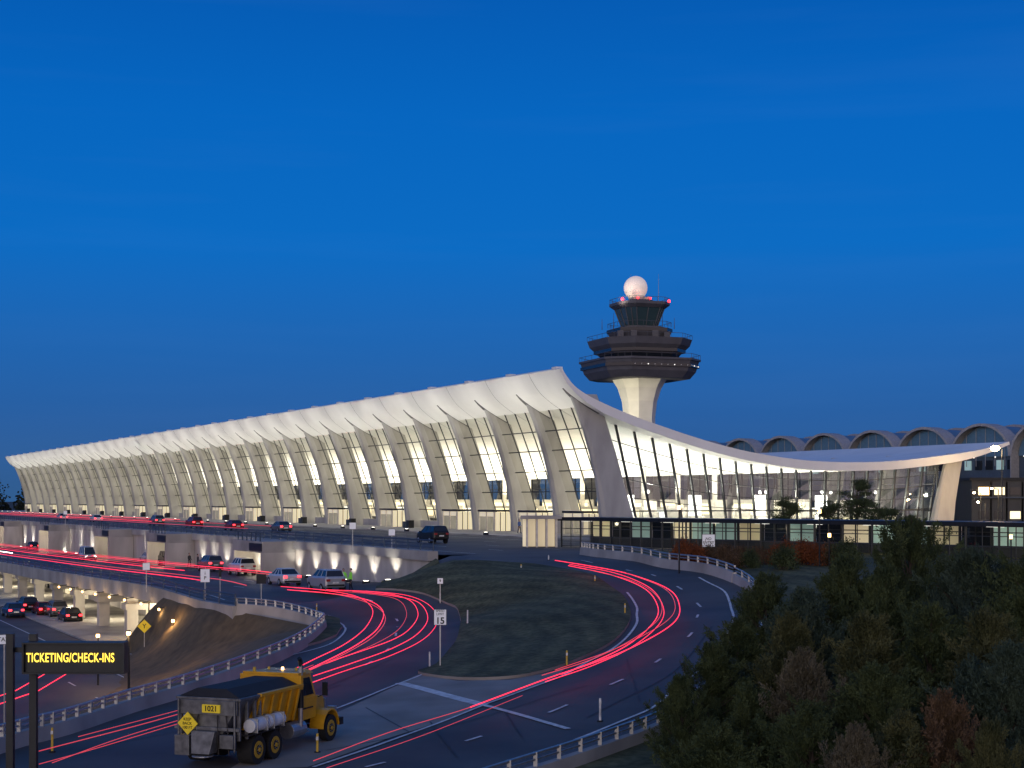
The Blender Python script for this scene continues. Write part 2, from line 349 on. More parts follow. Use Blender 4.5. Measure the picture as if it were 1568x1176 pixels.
def barrier(name,pts,side=1,h=.5,drop=.5):
    e=empty(name); P=resamp(pts,2.0); Z=G([p.x for p in P],[p.y for p in P]); mb=MB()
    S=[]
    for i,p in enumerate(P):
        d=(P[min(i+1,len(P)-1)]-P[max(i-1,0)]).normalized(); n=Vector((-d.y,d.x))*side; z=float(Z[i])
        S.append([(p.x+n.x*o,p.y+n.y*o,z+hh) for o,hh in((-.28,-drop),(.28,-drop),(.14,h),(-.14,h))])
    vs=[q for s in S for q in s]; n=len(S)
    mb.add(vs,[(4*i+k,4*i+(k+1)%4,4*i+4+(k+1)%4,4*i+4+k) for i in range(n-1) for k in range(4)]+[(0,1,2,3),(4*n-1,4*n-2,4*n-3,4*n-4)],DECKC)
    mb.build('concrete_kerb',e); mb=MB()
    for p,z in zip(P,Z): mb.box(p.x-.06,p.x+.06,p.y-.06,p.y+.06,z+h,z+h+.42,STEEL)
    for hh,r in((.38,.055),(.2,.04)): mb.tube([(p.x,p.y,float(z)+h+hh) for p,z in zip(P,Z)],r,STEEL,6)
    mb.build('rail',e); return e
barrier('guardrail',GUARDS)
barrier('guardrail',OUTS[:36],drop=2.5)
barrier('guardrail',OUTS[35:],h=.6)
# ------------------------------------------------------------------ TERMINAL
U0,V0=159.0,85.8; NB=34; BAY=12.25; LEN=NB*BAY+3.6
def T(s,t,z): return (*UV(U0+s,V0+t),z)
term=empty('airport_terminal')
prof=[(0,23.8),(.5,23.0),(1.7,21.7),(3.6,20.6),(6.1,19.6),(9,18.6),(12.4,17.6),(18,16.1),(22.8,15.0),(27.7,14.15),(34.6,13.4),(41.9,13.2),(49.4,13.45),(57.1,14.2),(64,15.1),(69.3,16.3)]
pr=[(p.x,p.y) for p in cat([(a,b,0) for a,b in prof],4)]
low=[]
for i,p in enumerate(pr):
    a=Vector(pr[max(0,i-1)]);b=Vector(pr[min(len(pr)-1,i+1)]);d=(b-a).normalized(); th=.35+.75*min(1,p[0]/6.0)
    if p[0]>60: th=1.1-.7*(p[0]-60)/9.3
    low.append((p[0]+d.y*th,p[1]-d.x*th))
def lowz(t):
    for a,b in zip(low,low[1:]):
        if a[0]<=t<=b[0]: return a[1]+(b[1]-a[1])*(t-a[0])/(b[0]-a[0]+1e-9)
    return low[-1][1]
mb=MB(); sec=pr+low[::-1]; n=len(sec)
ss_=[0]+[1.8+BAY*i for i in range(NB+1)]+[LEN]
vs=[T(s,a,b) for s in ss_ for a,b in sec]
fs=[(j*n+i,j*n+(i+1)%n,(j+1)*n+(i+1)%n,(j+1)*n+i) for j in range(len(ss_)-1) for i in range(n)]
m_=len(pr)
for base in(0,(len(ss_)-1)*n): fs+=[(base+i,base+i+1,base+n-2-i,base+n-1-i) for i in range(m_-1)]
mb.add(vs,fs,WHITEC); mb.build('roof',term)
mb=MB()
for i in range(NB+1):
    s=1.8+BAY*i
    mb.box(s-.55,s+.55,-.12,.75,23.35,24.0,WHITEC,tf=T)
    pts=[(t,lowz(t)) for t in(1.1,1.7,2.4,3.3,4.4,5.6)]
    for k,(a,b) in enumerate(zip(pts,pts[1:])):
        w0=.15+.14*k; w1=w0+.14
        mb.hexa([T(s-w0,a[0],a[1]+.1),T(s+w0,a[0],a[1]+.1),T(s+w1,b[0],b[1]+.1),T(s-w1,b[0],b[1]+.1)],[T(s-w0,a[0]-.01,a[1]-.03),T(s+w0,a[0]-.01,a[1]-.03),T(s+w1,b[0]-.01,b[1]-.03),T(s-w1,b[0]-.01,b[1]-.03)],SLOT)
    if i<NB:
        sj=s+BAY/2
        for k in range(0,16):
            a=low[k];b=low[k+1]; mb.hexa([T(sj-.02,a[0],a[1]),T(sj+.02,a[0],a[1]),T(sj+.02,b[0],b[1]),T(sj-.02,b[0],b[1])],[T(sj-.02,a[0]-.012,a[1]-.012),T(sj+.02,a[0]-.012,a[1]-.012),T(sj+.02,b[0]-.012,b[1]-.012),T(sj-.02,b[0]-.012,b[1]-.012)],SLOT)
mb.build('roof_details',term)
cprof=[(4.1,6.6,11.0,1.7),(5.5,6.5,10.5,1.5),(8,6.2,9.8,1.25),(11,5.7,8.9,1.05),(14,4.9,8.0,.95),(16.5,4.1,7.1,.9),(18.5,3.3,6.4,.85),(20.9,2.2,5.4,.8)]
mb=MB()
def column(s,k=1.0,prof_=cprof):
    rings=[]
    for z,a,b,w in prof_:
        c=(a+b)/2; h=(b-a)/2*k; w=w*.5
        rings.append([(s-w,c-h*.8),(s-w*.5,c-h),(s+w*.5,c-h),(s+w,c-h*.8),(s+w,c+h*.9),(s+w*.5,c+h),(s-w*.5,c+h),(s-w,c+h*.9)])
    vs=[T(x,y,r[0]) for q,r in zip(rings,prof_) for x,y in q]
    fs=[(8*i+k2,8*i+(k2+1)%8,8*i+8+(k2+1)%8,8*i+8+k2) for i in range(len(rings)-1) for k2 in range(8)]+[tuple(range(8)),tuple(8*(len(rings)-1)+i for i in range(8))]
    mb.add(vs,fs,COLC)
for i in range(NB+1): column(1.8+BAY*i,1.12 if i==0 else .95)
rprof=[(4.1,57.0,60.3,1.5),(8,58.0,60.9,1.1),(11,58.9,61.6,.9),(14.6,60,62.4,.8)]
for i in range(NB+1): column(1.8+BAY*i,1.1,prof_=rprof)
mb.build('columns',term)
fg=lambda z:9.4-(z-4)*.305-.006*(z-4)*(z-12)
mb=MB(); gl=MB()
zr=[4.15,6.9,9.4,12.0,14.6,17.0,19.9]
for i in range(NB):
    s0=1.8+BAY*i+.3; s1=s0+BAY-.6
    for a,b in zip(zr,zr[1:]):
        gl.add([T(s0,fg(a),a),T(s1,fg(a),a),T(s1,fg(b),b),T(s0,fg(b),b)],[(0,1,2,3)],GLASS)
    N=4 
    for k in range(N+1):
        s=s0+(s1-s0)*k/N
        for a,b in zip(zr,zr[1:]):
            mb.hexa([T(s-.05,fg(a)-.08,a),T(s+.05,fg(a)-.08,a),T(s+.05,fg(a)+.06,a),T(s-.05,fg(a)+.06,a)],[T(s-.05,fg(b)-.08,b),T(s+.05,fg(b)-.08,b),T(s+.05,fg(b)+.06,b),T(s-.05,fg(b)+.06,b)],MULL)
    for z in zr[1:-1]: mb.box(s0,s1,fg(z)-.1,fg(z)+.06,z-.06,z+.06,MULL,tf=T)
mb.build('front_mullions',term); gl.build('front_glass',term)
def endwall(s):
    mb=MB(); gl=MB(); N=22
    def tt(k,z):
        lo=10.3+(57.6-10.3)*k/N; hi=6.2+(60.4-6.2)*k/N
        return lo+(hi-lo)*((z-4)/15)
    def zz(k): 
        z=14
        for _ in range(8): z=lowz(tt(k,z))+.1
        return z
    for k in range(N+1):
        zt=zz(k); R=[4.15+(zt-4.15)*j/6 for j in range(7)]
        for a,b in zip(R,R[1:]):
            w=.1
            mb.hexa([T(s-.2,tt(k,a)-w,a),T(s+.12,tt(k,a)-w,a),T(s+.12,tt(k,a)+w,a),T(s-.2,tt(k,a)+w,a)],[T(s-.2,tt(k,b)-w,b),T(s+.12,tt(k,b)-w,b),T(s+.12,tt(k,b)+w,b),T(s-.2,tt(k,b)+w,b)],MULL)
        if k<N:
            z2=zz(k+1)
            for j in range(6):
                a0=4.15+(zt-4.15)*j/6;a1=4.15+(zt-4.15)*(j+1)/6;b0=4.15+(z2-4.15)*j/6;b1=4.15+(z2-4.15)*(j+1)/6
                jit=random.uniform(-.012,.012)
                gl.add([T(s+jit,tt(k,a0),a0),T(s-jit,tt(k+1,b0),b0),T(s+jit*.3,tt(k+1,b1),b1),T(s-jit,tt(k,a1),a1)],[(0,1,2,3)],GLASSE)
            for za in (7.0,):
                mb.hexa([T(s-.15,tt(k,za),za-.08),T(s+.1,tt(k,za),za-.08),T(s+.1,tt(k+1,za),za-.08),T(s-.15,tt(k+1,za),za-.08)],[T(s-.15,tt(k,za),za+.08),T(s+.1,tt(k,za),za+.08),T(s+.1,tt(k+1,za),za+.08),T(s-.15,tt(k+1,za),za+.08)],MULL)
            for j in(2,3,4,5):
                a0=4.15+(zt-4.15)*j/6;b0=4.15+(z2-4.15)*j/6
                mb.hexa([T(s-.08,tt(k,a0),a0-.04),T(s+.1,tt(k,a0),a0-.04),T(s+.1,tt(k+1,b0),b0-.04),T(s-.08,tt(k+1,b0),b0-.04)],[T(s-.08,tt(k,a0),a0+.04),T(s+.1,tt(k,a0),a0+.04),T(s+.1,tt(k+1,b0),b0+.04),T(s-.08,tt(k+1,b0),b0+.04)],MULL)
    mb.build('end_mullions',term); gl.build('end_glass',term)
endwall(3.2); endwall(LEN-3.2)
mb=MB()
for i in range(NB):
    s0=1.8+BAY*i+.3;s1=s0+BAY-.6
    for k in range(5):
        s=s0+(s1-s0)*k/4; mb.box(s-.08,s+.08,58.4,58.6,4.15,13.9,MULL,tf=T)
    for z in(7,10.5): mb.box(s0,s1,58.42,58.55,z-.06,z+.06,MULL,tf=T)
mb.build('rear_mullions',term)
mb=MB(); mb.add([T(1.8,58.5,4.2),T(LEN-1.8,58.5,4.2),T(LEN-1.8,58.5,14.2),T(1.8,58.5,14.2)],[(0,1,2,3)],GLASS); mb.build('rear_glass',term)
FLOORM=mat('terrazzo_floor',(.5,.48,.44),.3,scale=2)
mb=MB(); mb.box(3.4,LEN-3.4,9.6,58.3,4.16,4.2,FLOORM,tf=T)
PANW=mat('interior_wall',(.6,.57,.5),.6)
for k in range(0,40):
    s=12+k*10
    if s>LEN-10: break
    mb.box(s,s+7,24,25,4.2,7.4,PANW,tf=T); mb.box(s+.3,s+6.7,23.9,23.98,5.6,7.0,E_INT if k%3 else E_INTW,tf=T)
    mb.box(s,s+7,44,45,4.2,8.4,PANW,tf=T); mb.box(s+.3,s+6.7,43.9,43.98,6.2,7.8,E_INT,tf=T)
    mb.box(s,s+7,21,21.8,4.2,5.3,DARK,tf=T)
for k in range(13):
    t=13+k*3.5; mb.box(9,9.3,t,t+2.4,4.2,6.3+.5*(k%3),PANW,tf=T); mb.box(8.9,8.98,t+.15,t+2.2,5.0,6.0,[E_INT,E_INTW,E_INT,GLD,E_INT][k%5],tf=T)
    mb.box(16,16.3,t+1,t+2.9,4.2,7.6+.7*((k*5)%3),[PANW,E_INTW,PANW][k%3],tf=T)
for k in range(8):
    mb.cyl(T(13+k*9,30,4.2),T(13+k*9,30,13.5),.35,.35,PANW,10)
for i,(s,t) in enumerate([(7,16),(7,25),(7,34),(7,43),(7,52),(14,20),(14,38),(14,50)]):
    mb.cyl(T(s,t,9.6),T(s,t,min(13,lowz(t))),.03,.03,DARK,4); mb.sph(T(s,t,9.45),.22,E_INTW,8); lamp('POINT','hall_fill_light',T(s,t,9.0),1500,(1,.88,.68),term,.2)  # added pendants, globes and lamps to brighten the lower hall behind the end glass
mb.build('interior',term)
for i in range(10):
    s=22+i*41
    if s+10>LEN: break
    l=bpy.data.lights.new('hall_light','AREA'); l.shape='RECTANGLE'; l.size=36; l.size_y=30; l.energy=10500 if i==0 else 16000; l.color=(1,.92,.76)
    o=bpy.data.objects.new('hall_light',l); SC.collection.objects.link(o); o.parent=term
    o.location=T(s,29,9.2); o.rotation_euler=(math.pi,0,math.atan2(UY,UX))
mb=MB()
for i in range(NB):
    s=1.8+BAY*i
    if i%2==1 or i<3:
        a=s+3.6;b=s+8.6
        mb.box(a,b,5.6,9.0,6.75,7.0,DARK,tf=T)
        for x0,x1 in((a,a+.2),(b-.2,b),(a+2.4,a+2.6)): mb.box(x0,x1,5.7,5.9,4.15,6.75,PANW,tf=T)
        mb.box(a+.2,b-.2,5.8,5.85,6.1,6.7,E_DIM,tf=T)
        mb.box(a+.02,a+.1,5.9,9.0,4.15,6.7,E_DIM,tf=T)
        for q in(6.6,7.4,8.2): mb.box(a-.01,a+.12,q,q+.1,4.15,6.7,DARK,tf=T)
        if i<12: lamp('POINT','vestibule_light',T((a+b)/2,7.4,6.3),50,(1,.8,.5),term,.1)
    else:
        mb.box(s+1.5,s+10.8,8.4,8.8,4.15,5.2,WALLC,tf=T)
        mb.box(s+5,s+5.9,4.0,4.9,4.15,5.3,DARK,tf=T); mb.box(s+7,s+7.8,4.2,4.9,4.15,5.1,RAILM,tf=T)
mb.build('entrance_vestibules',term)
mb=MB()
for i in range(NB+1):
    s=1.8+BAY*i; 
    mb.box(s+5.85,s+6.35,-6.3,-5.8,4.15,4.5,DARK,tf=T); mb.box(s+5.9,s+6.3,-6.2,-5.9,4.5,4.52,E_WHITE,tf=T)
    if i<NB: lamp('SPOT','facade_floodlight',T(s+6.1,-6.0,4.7),9500,(1,.95,.84),term,.3,T(s+6.1,1.2,22.5),62,.9)
mb.build('floodlight_housings',term)
wl=empty('wall_lighting'); mb=MB()
for k,u in enumerate(list(range(120,182,5))+list(range(190,400,9))):
    gz=g(*UV(u,48))
    mb.box(u-.15,u+.15,48.0,48.6,gz+.02,gz+.25,DARK,tf=tw); mb.box(u-.1,u+.1,48.1,48.5,gz+.25,gz+.27,E_WHITE,tf=tw)
    lamp('SPOT','wall_uplight',(*UV(u,48.0),gz+.4),420 if u<185 else 800,(1,.93,.8),wl,.08,(*UV(u,49.4),gz+3.2),85,.8)
mb.build('fixtures',wl)
for u in (146,184,216,262,310,370):
    e=empty('stair_entrance'); mb=MB(); gz=g(*UV(u,47))
    mb.box(u,u+10,45.6,49.0,3.2,4.3,DECKC,tf=tw); mb.box(u,u+.5,45.6,49,gz-.1,3.2,WALLC,tf=tw); mb.box(u+9.5,u+10,45.6,49,gz-.1,3.2,WALLC,tf=tw)
    mb.box(u+.5,u+9.5,48.6,48.9,gz,3.2,WALLC,tf=tw); mb.box(u+3.5,u+6.5,48.4,48.58,gz+.1,gz+2.3,E_DIM,tf=tw); mb.box(u+4.9,u+5.1,48.3,48.39,gz+.1,gz+2.3,DARK,tf=tw)
    mb.box(u-.05,u+4,45.5,45.58,3.35,4.1,DARK,tf=tw)
    for k in range(6): mb.box(u+1+k*1.5,u+1.1+k*1.5,45.7,45.8,4.3,5.1,RAILM,tf=tw)
    mb.box(u,u+10,45.7,45.8,5.1,5.2,RAILM,tf=tw)
    mb.build('bay',e); lamp('POINT','bay_light',(*UV(u+5,46.8),2.9),420,(1,.85,.62),e,.2)
# ------------------------------------------------------------------ CONTROL TOWER
TX,TY=30.0,365.0; twr=empty('control_tower')
TDK=mat('tower_cladding',(.085,.085,.095),.6,scale=.5); TLT=mat('tower_concrete',(.62,.61,.55),.7,var=.1,scale=.3)
def octo(h,c,z,rot=.35):
    p=[(h,-h*c),(h,h*c),(h*c,h),(-h*c,h),(-h,h*c),(-h,-h*c),(-h*c,-h),(h*c,-h)]; a,b=math.cos(rot),math.sin(rot)
    return [(TX+x*a-y*b,TY+x*b+y*a,z) for x,y in p]
def tier(mb,z0,z1,h0,h1,c,m,rot=.35): mb.prism(octo(h0,c,z0,rot),octo(h1,c,z1,rot),m)
def zy(y): return EYE+(HY-y)*TY/F
mb=MB()
tier(mb,-4,zy(640),3.5,3.3,.5,TLT); tier(mb,zy(640),zy(615),3.3,3.7,.5,TLT); tier(mb,zy(615),zy(595),3.7,4.6,.5,TLT); tier(mb,zy(595),zy(582),4.6,5.7,.5,TLT)
mb.build('shaft',twr); mb=MB()
K=.84
tier(mb,zy(582),zy(572),12.0*K,13.4*K,.62,TDK); tier(mb,zy(572),zy(556),13.4*K,14.2*K,.62,TDK); tier(mb,zy(556),zy(553),14.6*K,14.6*K,.62,TDK)
tier(mb,zy(553),zy(545),9.0*K,10*K,.55,GLD); tier(mb,zy(545),zy(532),10*K,12.3*K,.55,TDK); tier(mb,zy(532),zy(522),12.3*K,12.9*K,.55,TDK)
tier(mb,zy(522),zy(512),6.5*K,7.6*K,.6,TDK); tier(mb,zy(512),zy(505),7.6*K,7.9*K,.6,TDK); tier(mb,zy(505),zy(502),6.0*K,6*K,.6,TDK)
tier(mb,zy(474),zy(469),6.2*K,7.3*K,.6,TDK); tier(mb,zy(469),zy(465),7.3*K,7.3*K,.6,TDK); tier(mb,zy(465),zy(460),3.6*K,3.2*K,.6,TDK); tier(mb,zy(460),zy(456),2.4*K,2.8*K,.6,TLT)
mb.build('decks',twr); mb=MB()
CABG=mat('cab_glass',(.02,.03,.035),.1,emis=(.15,.35,.4),es=.025)
tier(mb,zy(502),zy(474),4.2*K,5.9*K,.6,CABG); 
A0=octo(4.25*K,.6,zy(502));A1=octo(5.97*K,.6,zy(474))
for k in range(8):
    for f in(0,.5):
        a=Vector(A0[k]).lerp(Vector(A0[(k+1)%8]),f); b=Vector(A1[k]).lerp(Vector(A1[(k+1)%8]),f); mb.cyl(a,b,.13,.13,TDK,5)
for z,h,c in((zy(564),14.25*K,.62),(zy(540),11.3*K,.55),(zy(508),7.95*K,.6)): tier(mb,z-.35,z+.35,h,h,c,GLD)
for k in(6,7,0):
    for q in range(9):
        R=octo(14.3*K,.62,zy(564)); a=Vector(R[k]).lerp(Vector(R[(k+1)%8]),(q+.5)/9); mb.sph(tuple(a),.14,E_INTW if (q*7+k)%4==0 else TLT,6)
mb.build('cab_glazing',twr); mb=MB()
for z,h,c in((zy(522),12.9*K,.55),(zy(553),14.5*K,.62),(zy(502),7.7*K,.6),(zy(465),7.2*K,.6)):
    R=octo(h,c,z+1.0); R0=octo(h,c,z)
    mb.tube([Vector(p) for p in R+[R[0]]],.05,TDK,4)
    for k in range(8):
        for f in(0,.25,.5,.75):
            a=Vector(R0[k]).lerp(Vector(R0[(k+1)%8]),f); mb.cyl(a,a+Vector((0,0,1)),.04,.04,TDK,4)
for dx,dy,h in((-6,1,4),(5.5,1,4.5),(3,-3,3),(-3,-4,2.4),(8,-2,2.6),(-8.8,0,2.5)):
    mb.cyl((TX+dx,TY+dy,zy(505)),(TX+dx,TY+dy,zy(505)+h),.09,.04,TDK,5)
for dx,dy in((-5,-7.5),(-2,-8.5),(3,-8),(6,-5)): mb.box(TX+dx-.7,TX+dx+.7,TY+dy-.5,TY+dy+.5,zy(522),zy(522)+1.6,TDK)
for dx in(-2,4.5): mb.cyl((TX+dx,TY,zy(465)),(TX+dx,TY,zy(465)+7),.07,.03,STEEL,4)
mb.build('antennas',twr); mb=MB()
for k in(5,0,1): p=octo(7.1*K,.6,zy(465)+.4)[k]; mb.sph(p,.38,E_RED,8)
for k in(6,7): p=octo(3.2*K,.6,zy(461)+.4)[k]; mb.sph(p,.28,E_RED,8)
mb.build('obstruction_lights',twr)
BALL=mat('radome_shell',(.8,.72,.66),.5,emis=(1,.8,.66),es=.3,var=.12,scale=.9)  # faint emission stands in for floodlight falling on the ball
mb=MB(); mb.sph((TX-.9,TY,zy(441)),2.8,BALL,28); mb.build('radome',twr,smooth=True)
lamp('SPOT','radome_light',(TX-8,TY-9,zy(475)),2500,(1,.8,.65),twr,.4,(TX,TY,zy(441)),45)
lamp('SPOT','shaft_light',(TX-16,TY-16,16),26000,(1,.9,.62),twr,.5,(TX,TY,33),40)
lamp('SPOT','shaft_light',(TX+16,TY-22,16),44000,(1,.96,.88),twr,.5,(TX,TY,33),36)
# ------------------------------------------------------------------ CONCOURSE
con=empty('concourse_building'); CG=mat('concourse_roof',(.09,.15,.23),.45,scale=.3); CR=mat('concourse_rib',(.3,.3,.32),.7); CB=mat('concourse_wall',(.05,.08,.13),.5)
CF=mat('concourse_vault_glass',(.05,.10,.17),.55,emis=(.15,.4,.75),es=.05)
mb=MB()
for k in range(12):
    uc=170+14*k; hw=7.1
    def arc(r,v,rz,z0=15.6): return [(*UV(uc+math.cos(a)*r,v),z0+math.sin(a)*rz) for a in [math.pi*i/14 for i in range(15)]]
    A1=arc(hw-.4,188,5.2);A2=arc(hw-.4,216,5.2); mb.prism(A1,A2,CG)
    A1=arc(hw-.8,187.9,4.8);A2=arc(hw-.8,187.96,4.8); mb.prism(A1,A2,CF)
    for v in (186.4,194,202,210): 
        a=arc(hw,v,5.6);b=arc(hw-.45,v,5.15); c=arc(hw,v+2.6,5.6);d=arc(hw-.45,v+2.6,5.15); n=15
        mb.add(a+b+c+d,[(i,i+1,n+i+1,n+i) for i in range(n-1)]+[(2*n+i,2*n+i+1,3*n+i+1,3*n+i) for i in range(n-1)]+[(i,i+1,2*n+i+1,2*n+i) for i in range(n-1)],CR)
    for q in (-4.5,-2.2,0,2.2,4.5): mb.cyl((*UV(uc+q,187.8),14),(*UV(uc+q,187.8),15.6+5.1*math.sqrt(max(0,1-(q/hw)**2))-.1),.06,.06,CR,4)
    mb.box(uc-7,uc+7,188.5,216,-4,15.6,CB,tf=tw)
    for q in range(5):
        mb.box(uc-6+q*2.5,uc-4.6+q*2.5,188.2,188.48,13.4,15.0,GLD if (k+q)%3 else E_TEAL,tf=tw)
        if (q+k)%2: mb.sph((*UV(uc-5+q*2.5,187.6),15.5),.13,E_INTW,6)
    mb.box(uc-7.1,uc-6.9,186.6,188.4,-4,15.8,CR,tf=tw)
mb.build('vaulted_roof',con)
APD=mat('apron_building_cladding',(.035,.04,.048),.6,scale=.4)
e=empty('apron_building'); mb=MB()
mb.box(67,82,226,240,3.9,11.2,APD); mb.box(82.2,98,224,240,3.9,12.4,APD); mb.box(66.6,82.1,225.6,240,11.2,11.6,DARK); mb.box(82.15,98.4,223.6,240,12.4,12.8,DARK)
mb.box(67.1,82,225.3,225.95,8.6,8.8,RAILM)
for z in(9.1,5.6):
    x=68
    while x<96:
        y0=226 if x<81.5 else 224
        if not 80.2<x<82.3: mb.box(x,x+1.5,y0-.1,y0-.02,z,z+1.1,random.choice([GLD,GLD,GLD,E_WDIM,E_INT,E_WARM]))
        mb.box(x+1.7,x+1.85,y0-.25,y0-.12,3.9,11,DARK); x+=2.3
mb.build('walls',e)
LG=emi('lamp_glow',(1,.78,.45),60)
for (x,y,h,en) in((63.2,200,14.9,1800),(62,205,9.2,500),(66.5,212,9.8,500),(58,190,8.0,350)):
    e=empty('street_lamp'); mb=MB(); mb.cyl((x,y,3.9),(x,y,h),.12,.07,DARK,8); mb.cyl((x,y,h),(x-.9,y-.3,h+.25),.05,.04,DARK,6); mb.sph((x-1,y-.35,h+.1),.5 if h>13 else .15,LG,12,(1.2,1,.7)); mb.box(x-1.45,x-.55,y-.6,y-.1,h+.45,h+.52,DARK); mb.build('pole',e)
    lamp('POINT','lamp_light',(x-1,y-.9,h-.5),en,(1,.65,.3),e,.3)
# ------------------------------------------------------------------ vegetation
def leafmat(name,c1,c2,scale=1.2): return mat(name,c1,.85,col2=c2,scale=scale,detail=8,spec=.2)
LF=leafmat('foliage_dark',(.02,.034,.015),(.08,.105,.042)); LFB=leafmat('foliage_blue_green',(.02,.036,.026),(.065,.095,.065)); LF2=leafmat('foliage_olive',(.026,.036,.015),(.105,.108,.045)); LF3=leafmat('foliage_grey',(.05,.046,.03),(.14,.125,.085)); LF4=leafmat('foliage_rust',(.06,.04,.022),(.15,.095,.055)); LFO=leafmat('foliage_orange',(.1,.03,.01),(.26,.08,.025)); LFD=leafmat('foliage_distant',(.012,.018,.012),(.03,.038,.022),.1); BARK=mat('bark',(.06,.045,.035),.9,scale=6,bump=.4)
def leafmesh(cent,direc,ln,wd,spread):
    n=len(cent); d=direc+RNG.normal(0,spread,(n,3)); d/=np.linalg.norm(d,axis=1)[:,None]
    r=RNG.normal(0,1,(n,3)); s=np.cross(d,r); s/=np.linalg.norm(s,axis=1)[:,None]
    L=ln*RNG.uniform(.6,1.3,(n,1)); w=wd*RNG.uniform(.7,1.3,(n,1))
    V=np.empty((n,4,3)); V[:,0]=cent-d*L*.5; V[:,1]=cent+s*w; V[:,2]=cent+d*L*.6; V[:,3]=cent-s*w
    return V.reshape(-1,3)
def meshfrom(name,V,m,trunk=None):
    n=len(V)//4; me=bpy.data.meshes.new(name); tv=np.array(trunk.v) if trunk else np.zeros((0,3)); 
    tf=trunk.f if trunk else []
    F_=np.arange(4*n).reshape(-1,4)
    allv=np.vstack([V,tv]) if len(tv) else V
    me.from_pydata(allv.tolist(),[],F_.tolist()+[[i+4*n for i in f] for f in tf])
    me.materials.append(m); me.materials.append(BARK)
    mi=np.zeros(len(me.polygons),int); mi[n:]=1; me.polygons.foreach_set('material_index',mi.tolist()); me.update(); return me
def treeline(name,x0,x1,y,h,n,z0=-4):
    P=[]
    for k in range(n):
        x=random.uniform(x0,x1); yy=y+random.uniform(-15,15); hh=h*random.uniform(.6,1.1); r=hh*.32
        c=RNG.normal(0,1,(110,3)); c/=np.linalg.norm(c,axis=1)[:,None]; c*=RNG.uniform(.5,1,(110,1))
        P.append(c*[r,r,hh*.45]+[x,yy,z0+hh*.55])
    P=np.vstack(P); V=leafmesh(P,np.zeros_like(P)+[0,0,.2],1.6,.7,1)
    o=bpy.data.objects.new(name,meshfrom(name,V,LFD)); SC.collection.objects.link(o)
treeline('distant_trees',-420,-150,640,17,120); treeline('distant_trees',60,420,900,20,120); treeline('distant_trees',-800,-200,1100,28,140)
def juniper(R,H,seed,nb=230,per=34):
    rng=np.random.default_rng(seed); pts=[];dirs=[]; tr=MB(); tr.tube([(0,0,-1.5),(.05,0,H*.4),(-.04,.03,H*.92)],[.15,.1,.02],BARK,7)
    lob=rng.uniform(0,6.28,4)
    for b in range(nb):
        t=rng.uniform(0,1)**1.1; z0=t*H*.92; a=rng.uniform(0,6.283)
        prof=(1-t)**.75*(.6+.4*min(1,t*5+.4))
        rr=R*prof*(.82+.26*math.sin(2*a+lob[0]+t*3)+.2*math.sin(3*a+lob[1]-t*9)+.12*math.sin(7*a+lob[2]+t*5))*rng.uniform(.62,1.22)
        rr=max(rr,.15); up=rng.uniform(.4,1.0)+t*.7
        p0=np.array([0,0,z0*.9]); p1=np.array([math.cos(a)*rr,math.sin(a)*rr,z0*.9+rr*up*.7+.25])
        ax=(p1-p0)/np.linalg.norm(p1-p0)
        if b%3==0: tr.cyl(tuple(p0),tuple(p0*.25+p1*.75),.03,.01,BARK,4)
        ns=int(6+rr*3)
        for q in range(ns):
            f=rng.uniform(.3,1.0)**.6; o=p0+(p1-p0)*f+np.array([0,0,f*f*rr*.2])
            dd=ax*.8+np.array([0,0,.55])+rng.normal(0,.42,3); dd/=np.linalg.norm(dd); L=rng.uniform(.3,.62)*(1.15-.3*f)
            h=rng.uniform(0,1,per); c=o+dd*L*h[:,None]+rng.normal(0,1,(per,3))*(.085*(1-h*.75))[:,None]
            pts.append(c); dirs.append(np.tile(dd,(per,1)))
    return leafmesh(np.vstack(pts),np.vstack(dirs),.11,.017,.38),tr
JM=[juniper(2.4,6.2,11,230),juniper(1.8,5.4,12,190),juniper(2.9,7,13,270),juniper(2.1,6.0,14,210)]
JH=[6.2,5.4,7,6.0]; JR=[2.4,1.8,2.9,2.1]; JME={}
def putj(k,mt,x,y,top,R=None):
    key=(k,mt.name)
    if key not in JME: JME[key]=meshfrom('juniper_mesh',JM[k][0],mt,JM[k][1])
    o=bpy.data.objects.new('juniper_tree',JME[key]); SC.collection.objects.link(o)
    zb=min(g(x,y),top-3)-.3; s=(top-zb)/JH[k]
    o.location=(x,y,zb); sr=(R/JR[k]) if R else s; o.scale=(sr,sr,s); o.rotation_euler=(random.uniform(-.05,.05),random.uniform(-.05,.05),random.uniform(0,6.28))
def pj(k,mt,px,py,Y,R): putj(k,mt,(px-CX)/F*Y,Y,EYE-(py-HY)*Y/F,R)
for a in [(0,LF,1172,865,62,2.3),(3,LF,1085,975,51,1.6),(2,LF,1395,768,62,3.0),(0,LF,1290,832,57,2.6),(2,LFB,1490,815,54,2.9),(0,LF,1590,822,52,2.8),(1,LF3,1222,985,43,1.25),
  (3,LF2,1335,925,45,2.1),(1,LF4,1440,1050,37,1.3),(0,LFB,1545,965,39,2.0),(1,LF,1150,1040,43,1.5),(1,LF3,1310,1100,36,1.1),(3,LF,1045,1025,48,1.15),(0,LFB,1230,885,52,2.3),
  (0,LF,1420,905,46,2.4),(3,LF2,1500,920,43,2.0),(2,LF,1570,875,46,2.5),(0,LF,1240,1060,40,1.8),(1,LF2,1390,1080,37,1.5),(3,LF2,1530,1090,35,1.1),(1,LF,1100,1100,41,1.6),(0,LF,1340,1000,41,1.9),(3,LF,1450,838,58,2.3),(3,LF,1350,855,55,2.0),(1,LF2,1200,930,50,1.5),(3,LFB,1470,1000,40,1.6),(1,LF,1130,940,55,1.5),(3,LF2,1535,850,57,2.0)]: pj(*a)
